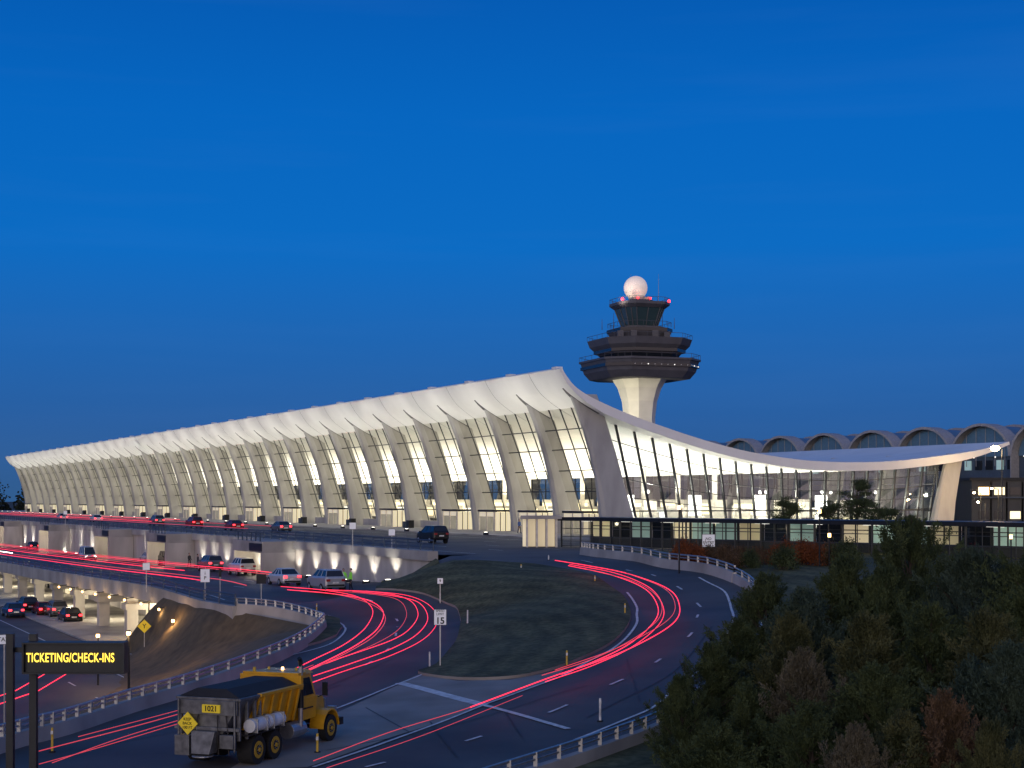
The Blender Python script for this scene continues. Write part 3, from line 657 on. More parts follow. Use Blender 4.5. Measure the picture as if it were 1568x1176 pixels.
def pine(R,H,seed):
    rng=np.random.default_rng(seed); pts=[];dirs=[];tr=MB(); tr.tube([(0,0,-.5),(.1,0,H*.4),(-.1,.05,H*.7),(.05,0,H)],[.17,.13,.09,.03],BARK,7)
    for b in range(46):
        t=rng.uniform(.22,1); a=rng.uniform(0,6.28); rr=R*(1-t*.65)*rng.uniform(.5,1.15); z=t*H
        e=np.array([math.cos(a)*rr,math.sin(a)*rr,z+rr*.12]); tr.cyl((0,0,z-.1),tuple(e),.045,.012,BARK,4)
        for q in(.45,.7,.95,1.0):
            n=55; c=np.array([e[0]*q,e[1]*q,z+rr*.12*q])+rng.normal(0,1,(n,3))*[.3,.3,.11]+[0,0,.08]; pts.append(c); dirs.append(np.tile([math.cos(a)*.5,math.sin(a)*.5,.8],(n,1)))
    return leafmesh(np.vstack(pts),np.vstack(dirs),.2,.022,.5),tr
PM=[pine(2.6,5.6,3),pine(2.4,4.2,5)]; PME=[meshfrom('pine_mesh',a,LF,b) for a,b in PM]
for k,px,top,Y,s in((0,1312,740,134,1.0),(1,1208,764,136,1.0),(1,1268,770,135,.9),(1,1345,775,130,.8),(0,1372,783,128,.8)):
    x=(px-CX)/F*Y; o=bpy.data.objects.new('pine_tree',PME[k]); SC.collection.objects.link(o); tz=EYE-(top-HY)*Y/F
    sc=(tz-4)/[5.6,4.2][k]; o.location=(x,Y,4); o.scale=(s,s,sc); o.rotation_euler=(0,0,k*2+px)
def shrub(seed,w,h):
    rng=np.random.default_rng(seed); c=[];tr=MB()
    for k in range(26):
        a=rng.uniform(0,6.28); r=rng.uniform(0,w); z=rng.uniform(.2,h)*(1-.3*r/w); q=np.array([math.cos(a)*r,math.sin(a)*r,z]); tr.cyl((q[0]*.3,q[1]*.3,-.1),tuple(q),.02,.008,BARK,4)
        c.append(q+rng.normal(0,1,(170,3))*[.2,.2,.17])
    P=np.vstack(c); return leafmesh(P,np.tile([0,0,.5],(len(P),1)),.09,.028,.9),tr
SH=[shrub(1,1.0,1.2),shrub(2,.8,1.0)]; SHM={}
for px,Y,mt,sz in [(1045,106,LFO,1.15),(1062,104,LFO,1.05),(1085,105,LF4,.9),(1110,104,LF4,1),(1135,104,LF4,.9),(1160,103,LF4,.9),(1185,103,LFO,.8),(1205,103,LFO,1.05),(1228,102,LFO,1.1),(1250,101,LFO,1),(1270,101,LF4,1),(1120,100,LF4,.8),(1300,100,LF,1.2),(1150,100,LF,.8),(1200,98,LF,1.1)]:
    k=random.randint(0,1); key=(k,mt.name)
    if key not in SHM: SHM[key]=meshfrom('shrub_mesh',SH[k][0],mt,SH[k][1])
    x=(px-CX)/F*Y; o=bpy.data.objects.new('shrub',SHM[key]); SC.collection.objects.link(o); o.location=(x,Y,g(x,Y)+.1); o.scale=(sz,sz,sz*1.15); o.rotation_euler=(0,0,px)
# ------------------------------------------------------------------ covered walkway
wk=empty('covered_walkway'); Pw=[Vector((4.6,144)),Vector((13,134)),Vector((24,123)),Vector((37,110)),Vector((50,97))]
mb=MB(); gl=MB(); FLR=mat('walkway_floor',(.3,.29,.27),.5)
R=resamp(Pw,2.4)
for i,(a,b) in enumerate(zip(R,R[1:])):
    d=(b-a).normalized(); n=Vector((-d.y,d.x))
    if n.y<0: n=-n
    za,zb=g(a.x,a.y),g(b.x,b.y); za=max(za,3.6);zb=max(zb,3.6)
    def q(p,o,z): return (p.x+n.x*o,p.y+n.y*o,z)
    def slab(o0,o1,z0,z1,m,f0=0,f1=1):
        A_=a.lerp(b,f0);B_=a.lerp(b,f1); mb.hexa([q(A_,o0,za+z0),q(B_,o0,zb+z0),q(B_,o1,zb+z0),q(A_,o1,za+z0)],[q(A_,o0,za+z1),q(B_,o0,zb+z1),q(B_,o1,zb+z1),q(A_,o1,za+z1)],m)
    slab(-.5,4.4,2.45,2.78,DARK); slab(0.1,4.0,.02,.06,FLR)
    mb.cyl(q(a,0,za-.2),q(a,0,za+2.45),.09,.09,MULL,6); mb.cyl(q(a,3.8,za),q(a,3.8,za+2.45),.07,.07,MULL,6)
    m2=a.lerp(b,.5); mb.cyl(q(m2,0,za),q(m2,0,za+2.45),.04,.04,MULL,5)
    gl.add([q(a,0,za+.1),q(b,0,zb+.1),q(b,0,zb+2.4),q(a,0,za+2.4)],[(0,1,2,3)],GLASS)
    for hz in(.12,1.0,1.75): mb.tube([q(a,-.03,za+hz),q(b,-.03,zb+hz)],.035,MULL,4)
    slab(3.9,4.0,0,.95,APD)
    slab(3.92,3.98,.95,2.45,[E_WDIM,E_TEAL,GLD,GLD,E_TEAL,E_DIM,E_TEAL][(i*3)%7],.06,.94)
    slab(3.86,3.9,1.9,1.98,MULL); slab(3.84,3.9,.95,2.45,MULL,0,.05); slab(3.84,3.9,.95,2.45,MULL,.48,.52)
    if i%2==0:
        slab(1.8,2.1,2.38,2.44,E_INTW,.25,.75)
        if i%4==0: c=a.lerp(b,.5); lamp('POINT','walkway_light',q(c,2,za+2.1),40,(1,.9,.65),wk,.15)
mb.build('frame',wk); gl.build('glass',wk)
mb=MB()
for k in range(4): mb.box(4.0-k*.9,4.2-k*.9,143.2,146,4,6.6,PANW)
mb.box(.8,4.6,143,146.4,6.6,6.9,DECKC); mb.box(1.0,4.0,145.6,145.7,4,6.6,E_DIM); mb.build('end_pavilion',wk)
mb=MB(); mb.box(-14,60,-3.2,-2.9,4,5.0,WALLC,tf=lambda a,b,z:(*UV(U0-6+b,V0+14+a),z)); mb.build('planter_wall')
# ------------------------------------------------------------------ vehicles
PAINTS={}
def paint(c):
    if c not in PAINTS: PAINTS[c]=mat('car_paint',c,.25,.35,var=.04)
    return PAINTS[c]
TLENS=mat('tail_lens',(.3,.01,.01),.3)
def car(name,x,y,z,dirx,diry,col,kind='sedan',tail=True,head=True):
    a=math.atan2(diry,dirx); M=Matrix.Translation((x,y,z))@Matrix.Rotation(a,4,'Z'); e=empty(name); P=paint(col)
    mb=MB(M); suv=kind=='suv'; dz=.18 if suv else 0
    X=[-2.3,-2.2,-1.5,-.5,.9,1.5,2.1,2.3]; Wd=[.70,.84,.9,.92,.92,.9,.82,.66]; ZT=[.85,1.0,1.02,.97,.95,.9,.8,.62]; ZB=[.42,.3,.24,.22,.22,.25,.3,.36]
    vs=[]
    for i in range(8):
        w=Wd[i];t=ZT[i]+dz+(.1 if suv and i<7 else 0);b=ZB[i]+dz*.6
        vs+=[(X[i],-w*.88,b),(X[i],-w,b+.14),(X[i],-w,t-.14),(X[i],-w*.86,t),(X[i],w*.86,t),(X[i],w,t-.14),(X[i],w,b+.14),(X[i],w*.88,b)]
    fs=[(8*i+k,8*i+(k+1)%8,8*i+8+(k+1)%8,8*i+8+k) for i in range(7) for k in range(8)]+[tuple(range(7,-1,-1)),tuple(range(56,64))]
    mb.add(vs,fs,P)
    zb=.93+dz; 
    if suv: b0,b1,t0,t1,zt=-2.18,1.15,-1.95,.3,1.72
    elif kind=='van': b0,b1,t0,t1,zt=-2.2,1.7,-2.1,.9,1.85
    else: b0,b1,t0,t1,zt=-1.8,1.15,-1.05,.25,1.42
    wb,wt=.80,.62
    lo=[(b0,-wb,zb),(b1,-wb,zb),(b1,wb,zb),(b0,wb,zb)]; hi=[(t0,-wt,zt),(t1,-wt,zt),(t1,wt,zt),(t0,wt,zt)]
    mb.hexa(lo,hi,GLD)
    mb.hexa([(t0-.05,-wt-.02,zt),(t1+.08,-wt-.02,zt),(t1+.08,wt+.02,zt),(t0-.05,wt+.02,zt)],[(t0+.1,-wt+.08,zt+.06),(t1-.1,-wt+.08,zt+.06),(t1-.1,wt-.08,zt+.06),(t0+.1,wt-.08,zt+.06)],P)
    for l,h in zip(lo,hi): mb.cyl(l,h,.045,.04,P,5)
    for f in(.36,.68):
        for s in(-1,1): mb.cyl((b0+(b1-b0)*f,s*wb,zb),(t0+(t1-t0)*f,s*wt,zt),.045,.04,P,5)
    for s in(-1,1): mb.box(.85,1.05,s*.95-.09,s*.95+.09,zb,zb+.14,P)
    mb.build('body',e,bevel=0.02); mb=MB(M); r=.33+dz*.2
    for wx in(-1.4,1.42):
        for s in(-1,1):
            mb.cyl((wx,s*.70,r),(wx,s*.93,r),r,r,BLACK,16); mb.cyl((wx,s*.92,r),(wx,s*.945,r),r*.6,r*.55,STEEL,10)
    mb.build('wheels',e); mb=MB(M)
    for s in(-1,1):
        mb.box(-2.33,-2.2,s*.62-.15,s*.62+.15,.72+dz,.9+dz,E_RED if tail else TLENS); mb.box(2.14,2.26,s*.58-.15,s*.58+.15,.56+dz,.7+dz,E_WHITE if head else STEEL)
    mb.box(-2.34,-2.3,-.25,.25,.55+dz,.68+dz,PAINTW); mb.box(-2.34,-2.2,-.7,.7,.35+dz,.48+dz,BLACK); mb.box(2.22,2.32,-.6,.6,.36+dz,.5+dz,BLACK)
    mb.build('lights_and_trim',e)
NM={'sedan':'car','suv':'suv','van':'minivan'}
def carsite(px,py,col,kind='sedan',rev=False,tail=True,head=True):
    x,y,z=site(px,py); dx,dy=(-UX,-UY)
    if rev: dx,dy=-dx,-dy
    car(NM[kind],x,y,g(x,y)+.01,dx,dy,col,kind,tail,head)
BLK=(.02,.02,.025);SIL=(.4,.42,.45);WHT=(.65,.65,.65);RED_=(.25,.02,.02);BLU=(.03,.06,.15);GRY=(.15,.16,.17)
for a in [(499,906,SIL,'suv',1,0),(370,881,WHT,'suv',1,0),(322,875,GRY,'suv',1,1),(258,866,BLK,'suv',0,0),(229,862,WHT,'sedan',1,1),(193,857,RED_,'sedan',1,1),(166,853,BLU,'suv',1,1),(104,846,GRY,'suv',1,1),(75,842,WHT,'sedan',1,1),(38,833,RED_,'suv',1,1),(12,833,SIL,'sedan',1,1),(435,896,WHT,'sedan',1,1),(134,858,SIL,'van',0,0),(50,842,BLK,'sedan',1,1)]:
    carsite(a[0],a[1],a[2],a[3],bool(a[4]),bool(a[5]),a[0] in(104,75,134))
def onplane(px,py,z):
    Y=(EYE-z)*F/(py-HY); return ((px-CX)/F*Y,Y,z)
for a in [(662,832,BLK,'suv',1),(358,812,RED_,'sedan',1),(297,809,RED_,'suv',1),(147,800,WHT,'sedan',1),(240,805,GRY,'suv',1),(95,797,SIL,'sedan',1),(430,815,GRY,'sedan',1)]:
    x,y,z=onplane(a[0],a[1],4.0); car(NM[a[3]],x,y,4.01,UX,UY,a[2],a[3],a[0]!=662,False)
for a in [(107,952,BLK,'sedan'),(86,945,GRY,'suv'),(66,942,RED_,'sedan'),(42,938,BLK,'suv'),(20,944,BLU,'sedan')]:
    x,y,z=onplane(a[0],a[1],-3.98); car(NM[a[3]],x,y,z,UX,UY,a[2],a[3],True,False)
# ------------------------------------------------------------------ dump truck
tr=empty('dump_truck'); hd=math.atan2(.937,.35)
r_=Vector((.937,-.35)); rp=Vector((-8.05,49.1))-r_*1.16
M=Matrix.Translation((rp.x,rp.y,g(rp.x,rp.y)+.03))@Matrix.Rotation(hd,4,'Z')@Matrix.Scale(1.06,4)
YEL=mat('truck_yellow',(.66,.34,.015),.35,.1,var=.14,scale=3); TGR=mat('hopper_grey',(.16,.165,.17),.5,.5,var=.4,scale=4); TBK=mat('tarp_black',(.018,.018,.02),.8); WTK=mat('tank_white',(.62,.64,.66),.4); RIM=mat('rim_yellow',(.5,.3,.02),.5); DIRTY=mat('chassis_dirty',(.035,.032,.03),.7,.3,var=.5,scale=8)
mb=MB(M)
for s in(-1,1): mb.box(-1.0,5.3,s*.42-.06,s*.42+.06,.62,.82,DIRTY)
mb.box(-1,-.9,-.9,.9,.55,.8,DIRTY); mb.box(4.6,4.9,-.75,.75,.4,.5,DIRTY)
for x in(0,1.02): mb.cyl((x,-1,.43),(x,1,.43),.09,.09,DIRTY,8)
mb.box(.2,.82,-.3,.3,.4,.62,DIRTY)
mb.cyl((2.4,-.75,.62),(3.3,-.75,.62),.26,.26,STEEL,14); mb.cyl((2.4,.75,.62),(3.3,.75,.62),.26,.26,STEEL,14)
mb.build('chassis',tr,bevel=.01); mb=MB(M)
def wheel(x,y0,y1,r=.43):
    mb.cyl((x,y0,r),(x,y1,r),r,r,BLACK,22); o=1 if y1>y0 else -1
    mb.cyl((x,y1-.02*o,r),(x,y1+.012*o,r),r*.62,r*.6,RIM,16); mb.cyl((x,y1,r),(x,y1+.03*o,r),r*.36,r*.34,DIRTY,12); mb.cyl((x,y1,r),(x,y1+.06*o,r),r*.17,r*.15,RIM,10)
    for k in range(8):
        q=k*math.pi/4; mb.cyl((x+math.cos(q)*r*.27,y1,r+math.sin(q)*r*.27),(x+math.cos(q)*r*.27,y1+.045*o,r+math.sin(q)*r*.27),.018,.018,STEEL,5)
for s in(-1,1):
    for x in(0,1.02): wheel(x,s*.62,s*1.12)
    wheel(4.75,s*.84,s*1.1)
mb.build('wheels',tr); mb=MB(M)
def quadbody(x0,x1,w0,w1,z0,z1,m): mb.hexa([(x0,-w0,z0),(x1,-w0,z0),(x1,w0,z0),(x0,w0,z0)],[(x0,-w1,z1),(x1,-w1,z1),(x1,w1,z1),(x0,w1,z1)],m)
quadbody(.2,2.75,.8,1.06,.95,1.98,YEL)
for x in(.45,1.0,1.55,2.1,2.6): 
    for s in(-1,1): mb.hexa([(x-.05,s*.82,.95),(x+.05,s*.82,.95),(x+.05,s*.9,.95),(x-.05,s*.9,.95)],[(x-.05,s*1.06,1.98),(x+.05,s*1.06,1.98),(x+.05,s*1.13,1.98),(x-.05,s*1.13,1.98)],YEL)
mb.box(.15,2.8,-1.14,1.14,1.98,2.08,YEL); mb.box(2.7,2.85,-1.1,1.1,1.9,2.35,YEL); mb.box(2.7,3.2,-1.0,1.0,2.35,2.42,YEL)
quadbody(-.95,.35,.45,1.05,.98,1.98,TGR)
for x in(-.9,-.45,0,.3):
    for s in(-1,1): mb.box(x-.04,x+.04,s*.98-.05,s*.98+.05,.8,2.0,TGR)
mb.box(-1.02,.4,-1.1,1.1,1.98,2.06,TGR); mb.box(-1.05,-.97,-1.0,1.0,1.55,1.98,TGR)
mb.hexa([(-.95,-1.02,2.07),(2.68,-1.02,2.07),(2.68,1.02,2.07),(-.95,1.02,2.07)],[(-.8,-.5,2.3),(2.6,-.5,2.3),(2.6,.5,2.3),(-.8,.5,2.3)],TBK)
mb.hexa([(-1.45,-.3,.45),(-1.0,-.3,.45),(-1.0,.3,.45),(-1.45,.3,.45)],[(-1.3,-.4,1.1),(-.95,-.4,1.1),(-.95,.4,1.1),(-1.3,.4,1.1)],TGR)
mb.cyl((-1.3,0,.36),(-1.3,0,.4),.32,.32,STEEL,14); mb.box(-1.2,-1.0,-.95,-.5,.6,1.0,TGR); mb.box(-1.25,-1,.5,1.0,.35,.95,TGR); mb.box(-1.1,-1.02,-1.1,1.1,1.1,1.2,TGR)
for y in(-.75,-.4,.4,.8): mb.tube([(-1.08,y,.4),(-1.12,y,1.0),(-1.0,y*.8,1.6)],.025,DIRTY,5)
for s in(-1,1):
    mb.tube([(-1.1,s*.95,.5),(-1.1,s*.95,2.0)],.035,TGR,6); mb.box(-1.14,-1.06,s*.8-.07,s*.8+.07,.86,.96,TLENS if s<0 else PAINTY)
    mb.box(-.62,1.62,s*.62,s*1.14,.9,.94,DIRTY)
    mb.box(.15,.2,s*.65,s*1.1,.3,.9,BLACK)
    mb.cyl((-.55,s*1.12,1.2),(.35,s*1.12,1.2),.2,.2,WTK,16); mb.cyl((.42,s*1.12,1.2),(1.35,s*1.12,1.2),.2,.2,WTK,16)
    for x in(-.4,.2,.6,1.2): mb.box(x-.02,x+.02,s*1.12-.215,s*1.12+.215,.98,1.42,STEEL)
mb.build('hopper_body',tr,bevel=.012); mb=MB(M)
mb.hexa([(3.05,-.85,.85),(4.15,-.85,.85),(4.15,.85,.85),(3.05,.85,.85)],[(3.05,-.88,1.55),(4.2,-.88,1.55),(4.2,.88,1.55),(3.05,.88,1.55)],YEL)
mb.hexa([(3.05,-.86,1.55),(4.15,-.86,1.55),(4.15,.86,1.55),(3.05,.86,1.55)],[(3.1,-.76,2.3),(3.95,-.76,2.3),(3.95,.76,2.3),(3.1,.76,2.3)],YEL)
mb.hexa([(3.02,-.82,2.3),(4.05,-.82,2.3),(4.05,.82,2.3),(3.02,.82,2.3)],[(3.1,-.7,2.42),(3.95,-.7,2.42),(3.95,.7,2.42),(3.1,.7,2.42)],YEL)
for s in(-1,1):
    mb.hexa([(3.3,s*.862,1.62),(4.02,s*.862,1.62),(4.02,s*.84,1.62),(3.3,s*.84,1.62)],[(3.34,s*.788,2.18),(3.86,s*.788,2.18),(3.86,s*.76,2.18),(3.34,s*.76,2.18)],GLD)
    mb.tube([(4.2,s*.9,1.5),(4.25,s*1.15,1.6),(4.25,s*1.15,2.0)],.02,DARK,5); mb.box(4.2,4.26,s*1.15-.09,s*1.15+.09,1.55,1.98,DARK)
    mb.box(3.2,3.6,s*.9-.02,s*.9+.2,.45,.5,STEEL); mb.box(3.2,3.9,s*.86,s*.9,1.2,1.24,BLACK)
mb.add([(4.165,-.72,1.66),(4.165,.72,1.66),(4.01,.68,2.2),(4.01,-.68,2.2)],[(0,1,2,3)],GLD)
mb.add([(3.04,-.6,1.68),(3.04,.6,1.68),(3.085,.6,2.2),(3.085,-.6,2.2)],[(0,1,2,3)],GLD)
mb.hexa([(4.15,-.62,.8),(5.5,-.5,.75),(5.5,.5,.75),(4.15,.62,.8)],[(4.15,-.66,1.6),(5.42,-.46,1.36),(5.42,.46,1.36),(4.15,.66,1.6)],YEL)
mb.box(5.5,5.58,-.48,.48,.7,1.28,STEEL); mb.box(5.5,5.75,-1.05,1.05,.42,.66,DIRTY)
for s in(-1,1):
    pts=[]
    for k in range(9):
        a=math.pi*k/8; pts.append((4.75+math.cos(a)*.56,.45+math.sin(a)*.56))
    for p,q in zip(pts,pts[1:]): mb.hexa([(p[0],s*.6,p[1]),(q[0],s*.6,q[1]),(q[0],s*1.12,q[1]),(p[0],s*1.12,p[1])],[(p[0],s*.6,p[1]+.06),(q[0],s*.6,q[1]+.06),(q[0],s*1.12,q[1]+.06),(p[0],s*1.12,p[1]+.06)],YEL)
    mb.box(5.3,5.5,s*.8-.14,s*.8+.14,.85,1.05,STEEL)
mb.build('cab',tr,bevel=.025); mb=MB(M)
mb.cyl((2.95,-.95,.7),(2.95,-.95,2.65),.07,.07,STEEL,10); mb.cyl((2.95,-.95,1.3),(2.95,-.95,2.1),.1,.1,DARK,10); mb.tube([(2.95,-.95,2.6),(2.93,-.95,2.78),(2.85,-.95,2.88)],.07,DARK,8)
for y in(-.5,0,.5): mb.cyl((3.5,y,2.4),(3.5,y,2.5),.05,.04,E_WARM if y==0 else PAINTY,8)
mb.cyl((2.75,.6,2.42),(2.75,.6,2.56),.06,.05,PAINTY,8)
DY=mat('sign_yellow',(.75,.55,.02),.5,emis=(1,.75,.05),es=.12)
dc=(-1.14,.62,1.28); h=.34
mb.add([(dc[0],dc[1],dc[2]+h),(dc[0],dc[1]+h,dc[2]),(dc[0],dc[1],dc[2]-h),(dc[0],dc[1]-h,dc[2]),(dc[0]+.03,dc[1],dc[2]+h),(dc[0]+.03,dc[1]+h,dc[2]),(dc[0]+.03,dc[1],dc[2]-h),(dc[0]+.03,dc[1]-h,dc[2])],[(0,1,2,3),(7,6,5,4),(0,4,5,1),(1,5,6,2),(2,6,7,3),(3,7,4,0)],DY)
mb.box(-1.1,-1.06,-.45,.15,1.62,1.86,DY)
mb.build('exhaust_beacons_signs',tr)
def text(body,loc,size,rotz,m,parent,align='CENTER',ext=.004,boldoff=0.0):
    c=bpy.data.curves.new('lettering','FONT'); c.body=body; c.size=size; c.align_x=align; c.align_y='CENTER'; c.extrude=ext; c.offset=boldoff; c.materials.append(m)
    o=bpy.data.objects.new('lettering',c); SC.collection.objects.link(o); o.location=loc; o.rotation_euler=(math.pi/2,0,rotz); o.parent=parent; return o
INK=mat('ink_black',(.01,.01,.01),.6)
text('1021',tuple(M@Vector((-1.112,-.15,1.74))),.24,hd-math.pi/2,INK,tr,boldoff=.004)
text('KEEP\nBACK\n100 FT',tuple(M@Vector((-1.152,.62,1.28))),.13,hd-math.pi/2,INK,tr)
# ------------------------------------------------------------------ signs
SGW=mat('sign_white',(.75,.76,.78),.4,var=.03,emis=(.8,.85,1),es=.12)
def postsign(name,x,y,z,h,w,hh,m,txt=None,ts=.2,kind='rect',ang=None,back=False):
    e=empty(name); ang=math.atan2(x,y)*-1 if ang is None else ang
    M=Matrix.Translation((x,y,z))@Matrix.Rotation(ang,4,'Z'); mb=MB(M)
    mb.box(-.03,.03,.02,.06,-.1,h,STEEL if not back else DARK)
    if kind=='rect':
        mb.box(-w/2,w/2,-.01,.01,h-hh,h,m); mb.box(-w/2,w/2,-.014,-.0105,h-hh,h-hh+.02,INK); mb.box(-w/2,w/2,-.014,-.0105,h-.02,h,INK)
        mb.box(-w/2,-w/2+.02,-.014,-.0108,h-hh+.021,h-.021,INK); mb.box(w/2-.02,w/2,-.014,-.0108,h-hh+.021,h-.021,INK)
    else:
        k=w*.7; c=h-k; mb.prism([(0,-.01,c+k),(k,-.01,c),(0,-.01,c-k),(-k,-.01,c)],[(0,.01,c+k),(k,.01,c),(0,.01,c-k),(-k,.01,c)],m)
    mb.build('panel',e)
    if txt: text(txt,tuple(M@Vector((0,-.02,h-(hh/2 if kind=='rect' else w*.7)))),ts,ang,INK,e,boldoff=.003)
    return e
x,y,z=site(674,1024); e=postsign('speed_limit_sign',x,y,z+.1,2.68,.6,.75,SGW)
A_=-math.atan2(x,y); M2=Matrix.Translation((x,y,z+.1))@Matrix.Rotation(A_,4,'Z')
text('SPEED\nLIMIT',tuple(M2@Vector((0,-.022,2.52))),.15,A_,INK,e); text('15',tuple(M2@Vector((0,-.022,2.13))),.42,A_,INK,e,boldoff=.01)
for px,py,h,w,hh,m,t,ts in [(674,925,1.7,.4,.4,SGW,'9',.25),(224,905,2.3,.6,.6,SGW,None,0),(314,925,2.6,.7,1.0,SGW,'i\nP',.35),(400,925,2.2,.7,.7,DARK,None,0),(337,915,2.2,.2,.6,DARK,None,0),(1085,862,2.0,.9,.9,SGW,'NO\nENTRY',.25)]:
    x,y,z=site(px,py); postsign('traffic_sign',x,y,z,h,w,hh,m,t,ts)
for px,py,h in((540,842,2.4),(100,807,2.6),(600,841,1.8)):
    x,y,z=onplane(px,py,4.0); postsign('traffic_sign',x,y,4,h,.6,.6,SGW)
x,y,z=onplane(221,1000,-3.5); postsign('pedestrian_crossing_sign',x,y,z-.5,3.1,.75,1,DY,'Y',.5,'diamond')
postsign('route_sign',-22.6,69,-4,6.4,.9,.45,SGW,'TAXI',.25)
ms=empty('message_sign'); MY=44.0; X0=(38-CX)/F*MY; X1=(189-CX)/F*MY; zt=EYE-(986-HY)*MY/F; zb=EYE-(1029-HY)*MY/F
mb=MB(); mb.box(X0,X1,MY,MY+.35,zb,zt,DARK); mb.box(X0-.05,X1+.05,MY-.12,MY+.4,zt,zt+.05,DARK); mb.box(X0-.05,X1+.05,MY-.12,MY+.4,zb-.05,zb,DARK); mb.box(X0-.05,X0,MY-.12,MY+.4,zb,zt,DARK); mb.box(X1,X1+.05,MY-.12,MY+.4,zb,zt,DARK)
for px in(7,43): 
    xx=(px-CX)/F*MY; mb.box(xx-.1,xx+.1,MY+.41,MY+.61,-1.3,zt+.25,DARK)
mb.box((7-CX)/F*MY-.1,X1,MY+.62,MY+.7,zt-.3,zt-.15,DARK)
mb.build('housing',ms); 
o=text('TICKETING/CHECK-INS',((X0+X1)/2-.1,MY-.03,(zb+zt)/2),.27,0,E_AMB,ms,boldoff=.003); o.scale=(.84,1.35,1); o.data.space_character=1.06
def delineator(px,py,hpx,m):
    x,y,z=site(px,py); h=hpx*y/F; e=MB(); e.cyl((x,y,z-.05),(x,y,z+h),.045,.04,m,8); e.cyl((x,y,z),(x,y,z+.05),.12,.1,BLACK,8); e.box(x-.04,x+.04,y-.055,y-.045,z+h-.22,z+h-.1,PAINTW); e.build('delineator_post')
for a in [(80,1152,38,PAINTY),(486,1153,30,PAINTY),(868,1020,24,PAINTY),(716,958,24,PAINTW),(957,942,18,PAINTY),(911,893,12,PAINTY),(658,1022,24,PAINTW),(919,1105,36,PAINTW),(485,938,14,PAINTY),(798,872,8,PAINTY),(674,923,16,PAINTW),(840,858,8,PAINTW)]: delineator(*a)
for px,py in((197,1060),(228,985)):
    x,y,z=onplane(px,py,-4); e=empty('street_lamp'); mb=MB(); mb.cyl((x,y,-4),(x,y,-.3),.09,.06,DARK,8); mb.cyl((x,y,-.3),(x,y,-.1),.14,.14,E_WARM,8); mb.cyl((x,y,-.1),(x,y,0),.2,.1,DARK,8); mb.build('pole',e); lamp('POINT','lamp_light',(x,y-.3,-.2),380,(1,.55,.2),e,.15)
for px,py,h in((265,1010,3.2),(150,1040,3.2)):
    x,y,z=onplane(px,py,-3.6); e=empty('street_lamp'); mb=MB(); mb.cyl((x,y,-4),(x,y,-4+h),.07,.05,DARK,8); mb.cyl((x,y,-4+h),(x,y,-3.8+h),.12,.12,E_WARM,8); mb.build('pole',e); lamp('POINT','lamp_light',(x-.3,y-.3,-3.9+h),140,(1,.55,.2),e,.15)
for px,py in((1040,806),(1255,812),(1270,850),(1548,860)):
    Y=100.0; x=(px-CX)/F*Y; e=empty('street_lamp'); mb=MB(); zg=g(x,Y); zt_=EYE-(py-26-HY)*Y/F; mb.cyl((x,Y,zg),(x,Y,max(zt_,zg+2)),.06,.05,DARK,6); mb.cyl((x,Y,max(zt_,zg+2)),(x,Y,max(zt_,zg+2)+.25),.1,.1,E_WARM,8); mb.build('pole',e)
# ------------------------------------------------------------------ light trails
tl=MB()
def trail(pts,h=.7,r=.025,m=E_TRAIL,n=8):
    P=[site(px,py,h) for px,py in pts]; tl.tube([tuple(p) for p in cat(P,n)],r*.85,m,5)
trail([(480,1165),(600,1120),(720,1083),(835,1040)],.7,.016,E_TRAIL2)
trail([(720,1083),(835,1040),(905,1015),(965,985),(1003,950),(1006,925),(985,900),(935,880),(870,866)],.7,.026)
trail([(835,1044),(910,1018),(972,988),(1012,952),(1014,925),(992,898),(940,877),(872,864)],.7,.02)
trail([(860,1032),(960,995),(1030,955),(1040,925),(1020,900),(960,878),(900,866),(850,858)],.75,.028)
trail([(850,1026),(950,990),(1022,950),(1033,922),(1012,898),(955,876)],.75,.018,E_TRAIL2)
trail([(830,1034),(905,1010),(970,978),(1010,945),(1008,915),(970,890),(900,872)],.9,.02,E_TRAIL2)
trail([(440,903),(500,908),(560,918),(586,935),(580,960),(550,985),(500,1012),(440,1040)],.7,.03)
trail([(460,905),(520,911),(570,926),(590,945),(575,972),(530,1000),(460,1033)],.85,.024,E_TRAIL2)
trail([(430,898),(490,903),(545,913),(570,932),(562,958),(530,985),(480,1010),(450,1025)],.8,.024)
trail([(540,905),(600,912),(640,922),(655,945),(640,970),(600,993),(540,1015),(480,1035)],.7,.022)
trail([(500,903),(580,907),(625,918),(640,938),(630,960),(600,980),(520,1008),(465,1028)],.8,.022)
trail([(450,900),(520,905),(600,915),(622,935),(612,962),(570,988),(500,1016)],.65,.018,E_TRAIL2)
trail([(560,905),(620,911),(655,925),(670,948),(652,976),(600,1003),(520,1030),(430,1062),(300,1100)],.75,.018)
trail([(430,1062),(300,1100),(150,1145),(60,1170)],.75,.014,E_TRAIL2)
trail([(470,1025),(400,1055),(250,1100),(60,1150)],.7,.018,E_TRAIL2); trail([(470,1030),(380,1070),(200,1125),(80,1168)],.9,.014,E_TRAIL2); trail([(500,1176),(650,1125),(800,1065)],.6,.012,E_TRAIL2)
trail([(480,1018),(410,1045),(300,1080),(120,1128)],.7,.014,E_TRAIL2)
def ltrail(v,z,u0,u1,m,r=.05):
    tl.tube([(*UV(u,v),(g(*UV(u,v)) if z is None else z)+.75) for u in np.arange(u0,u1,4)],r,m,5)
for v,m,a,b in((34,E_TRAIL,125,420),(35.6,E_TRAIL2,118,460),(39,E_TRAIL,150,480),(40.6,E_TRAIL2,160,480),(44,E_TRAIL,130,430),(45.4,E_TRAIL2,170,480),(36.5,E_WHITE,240,300),(42.5,E_TRAIL2,125,300)): ltrail(v,None,a,b,m,.035)
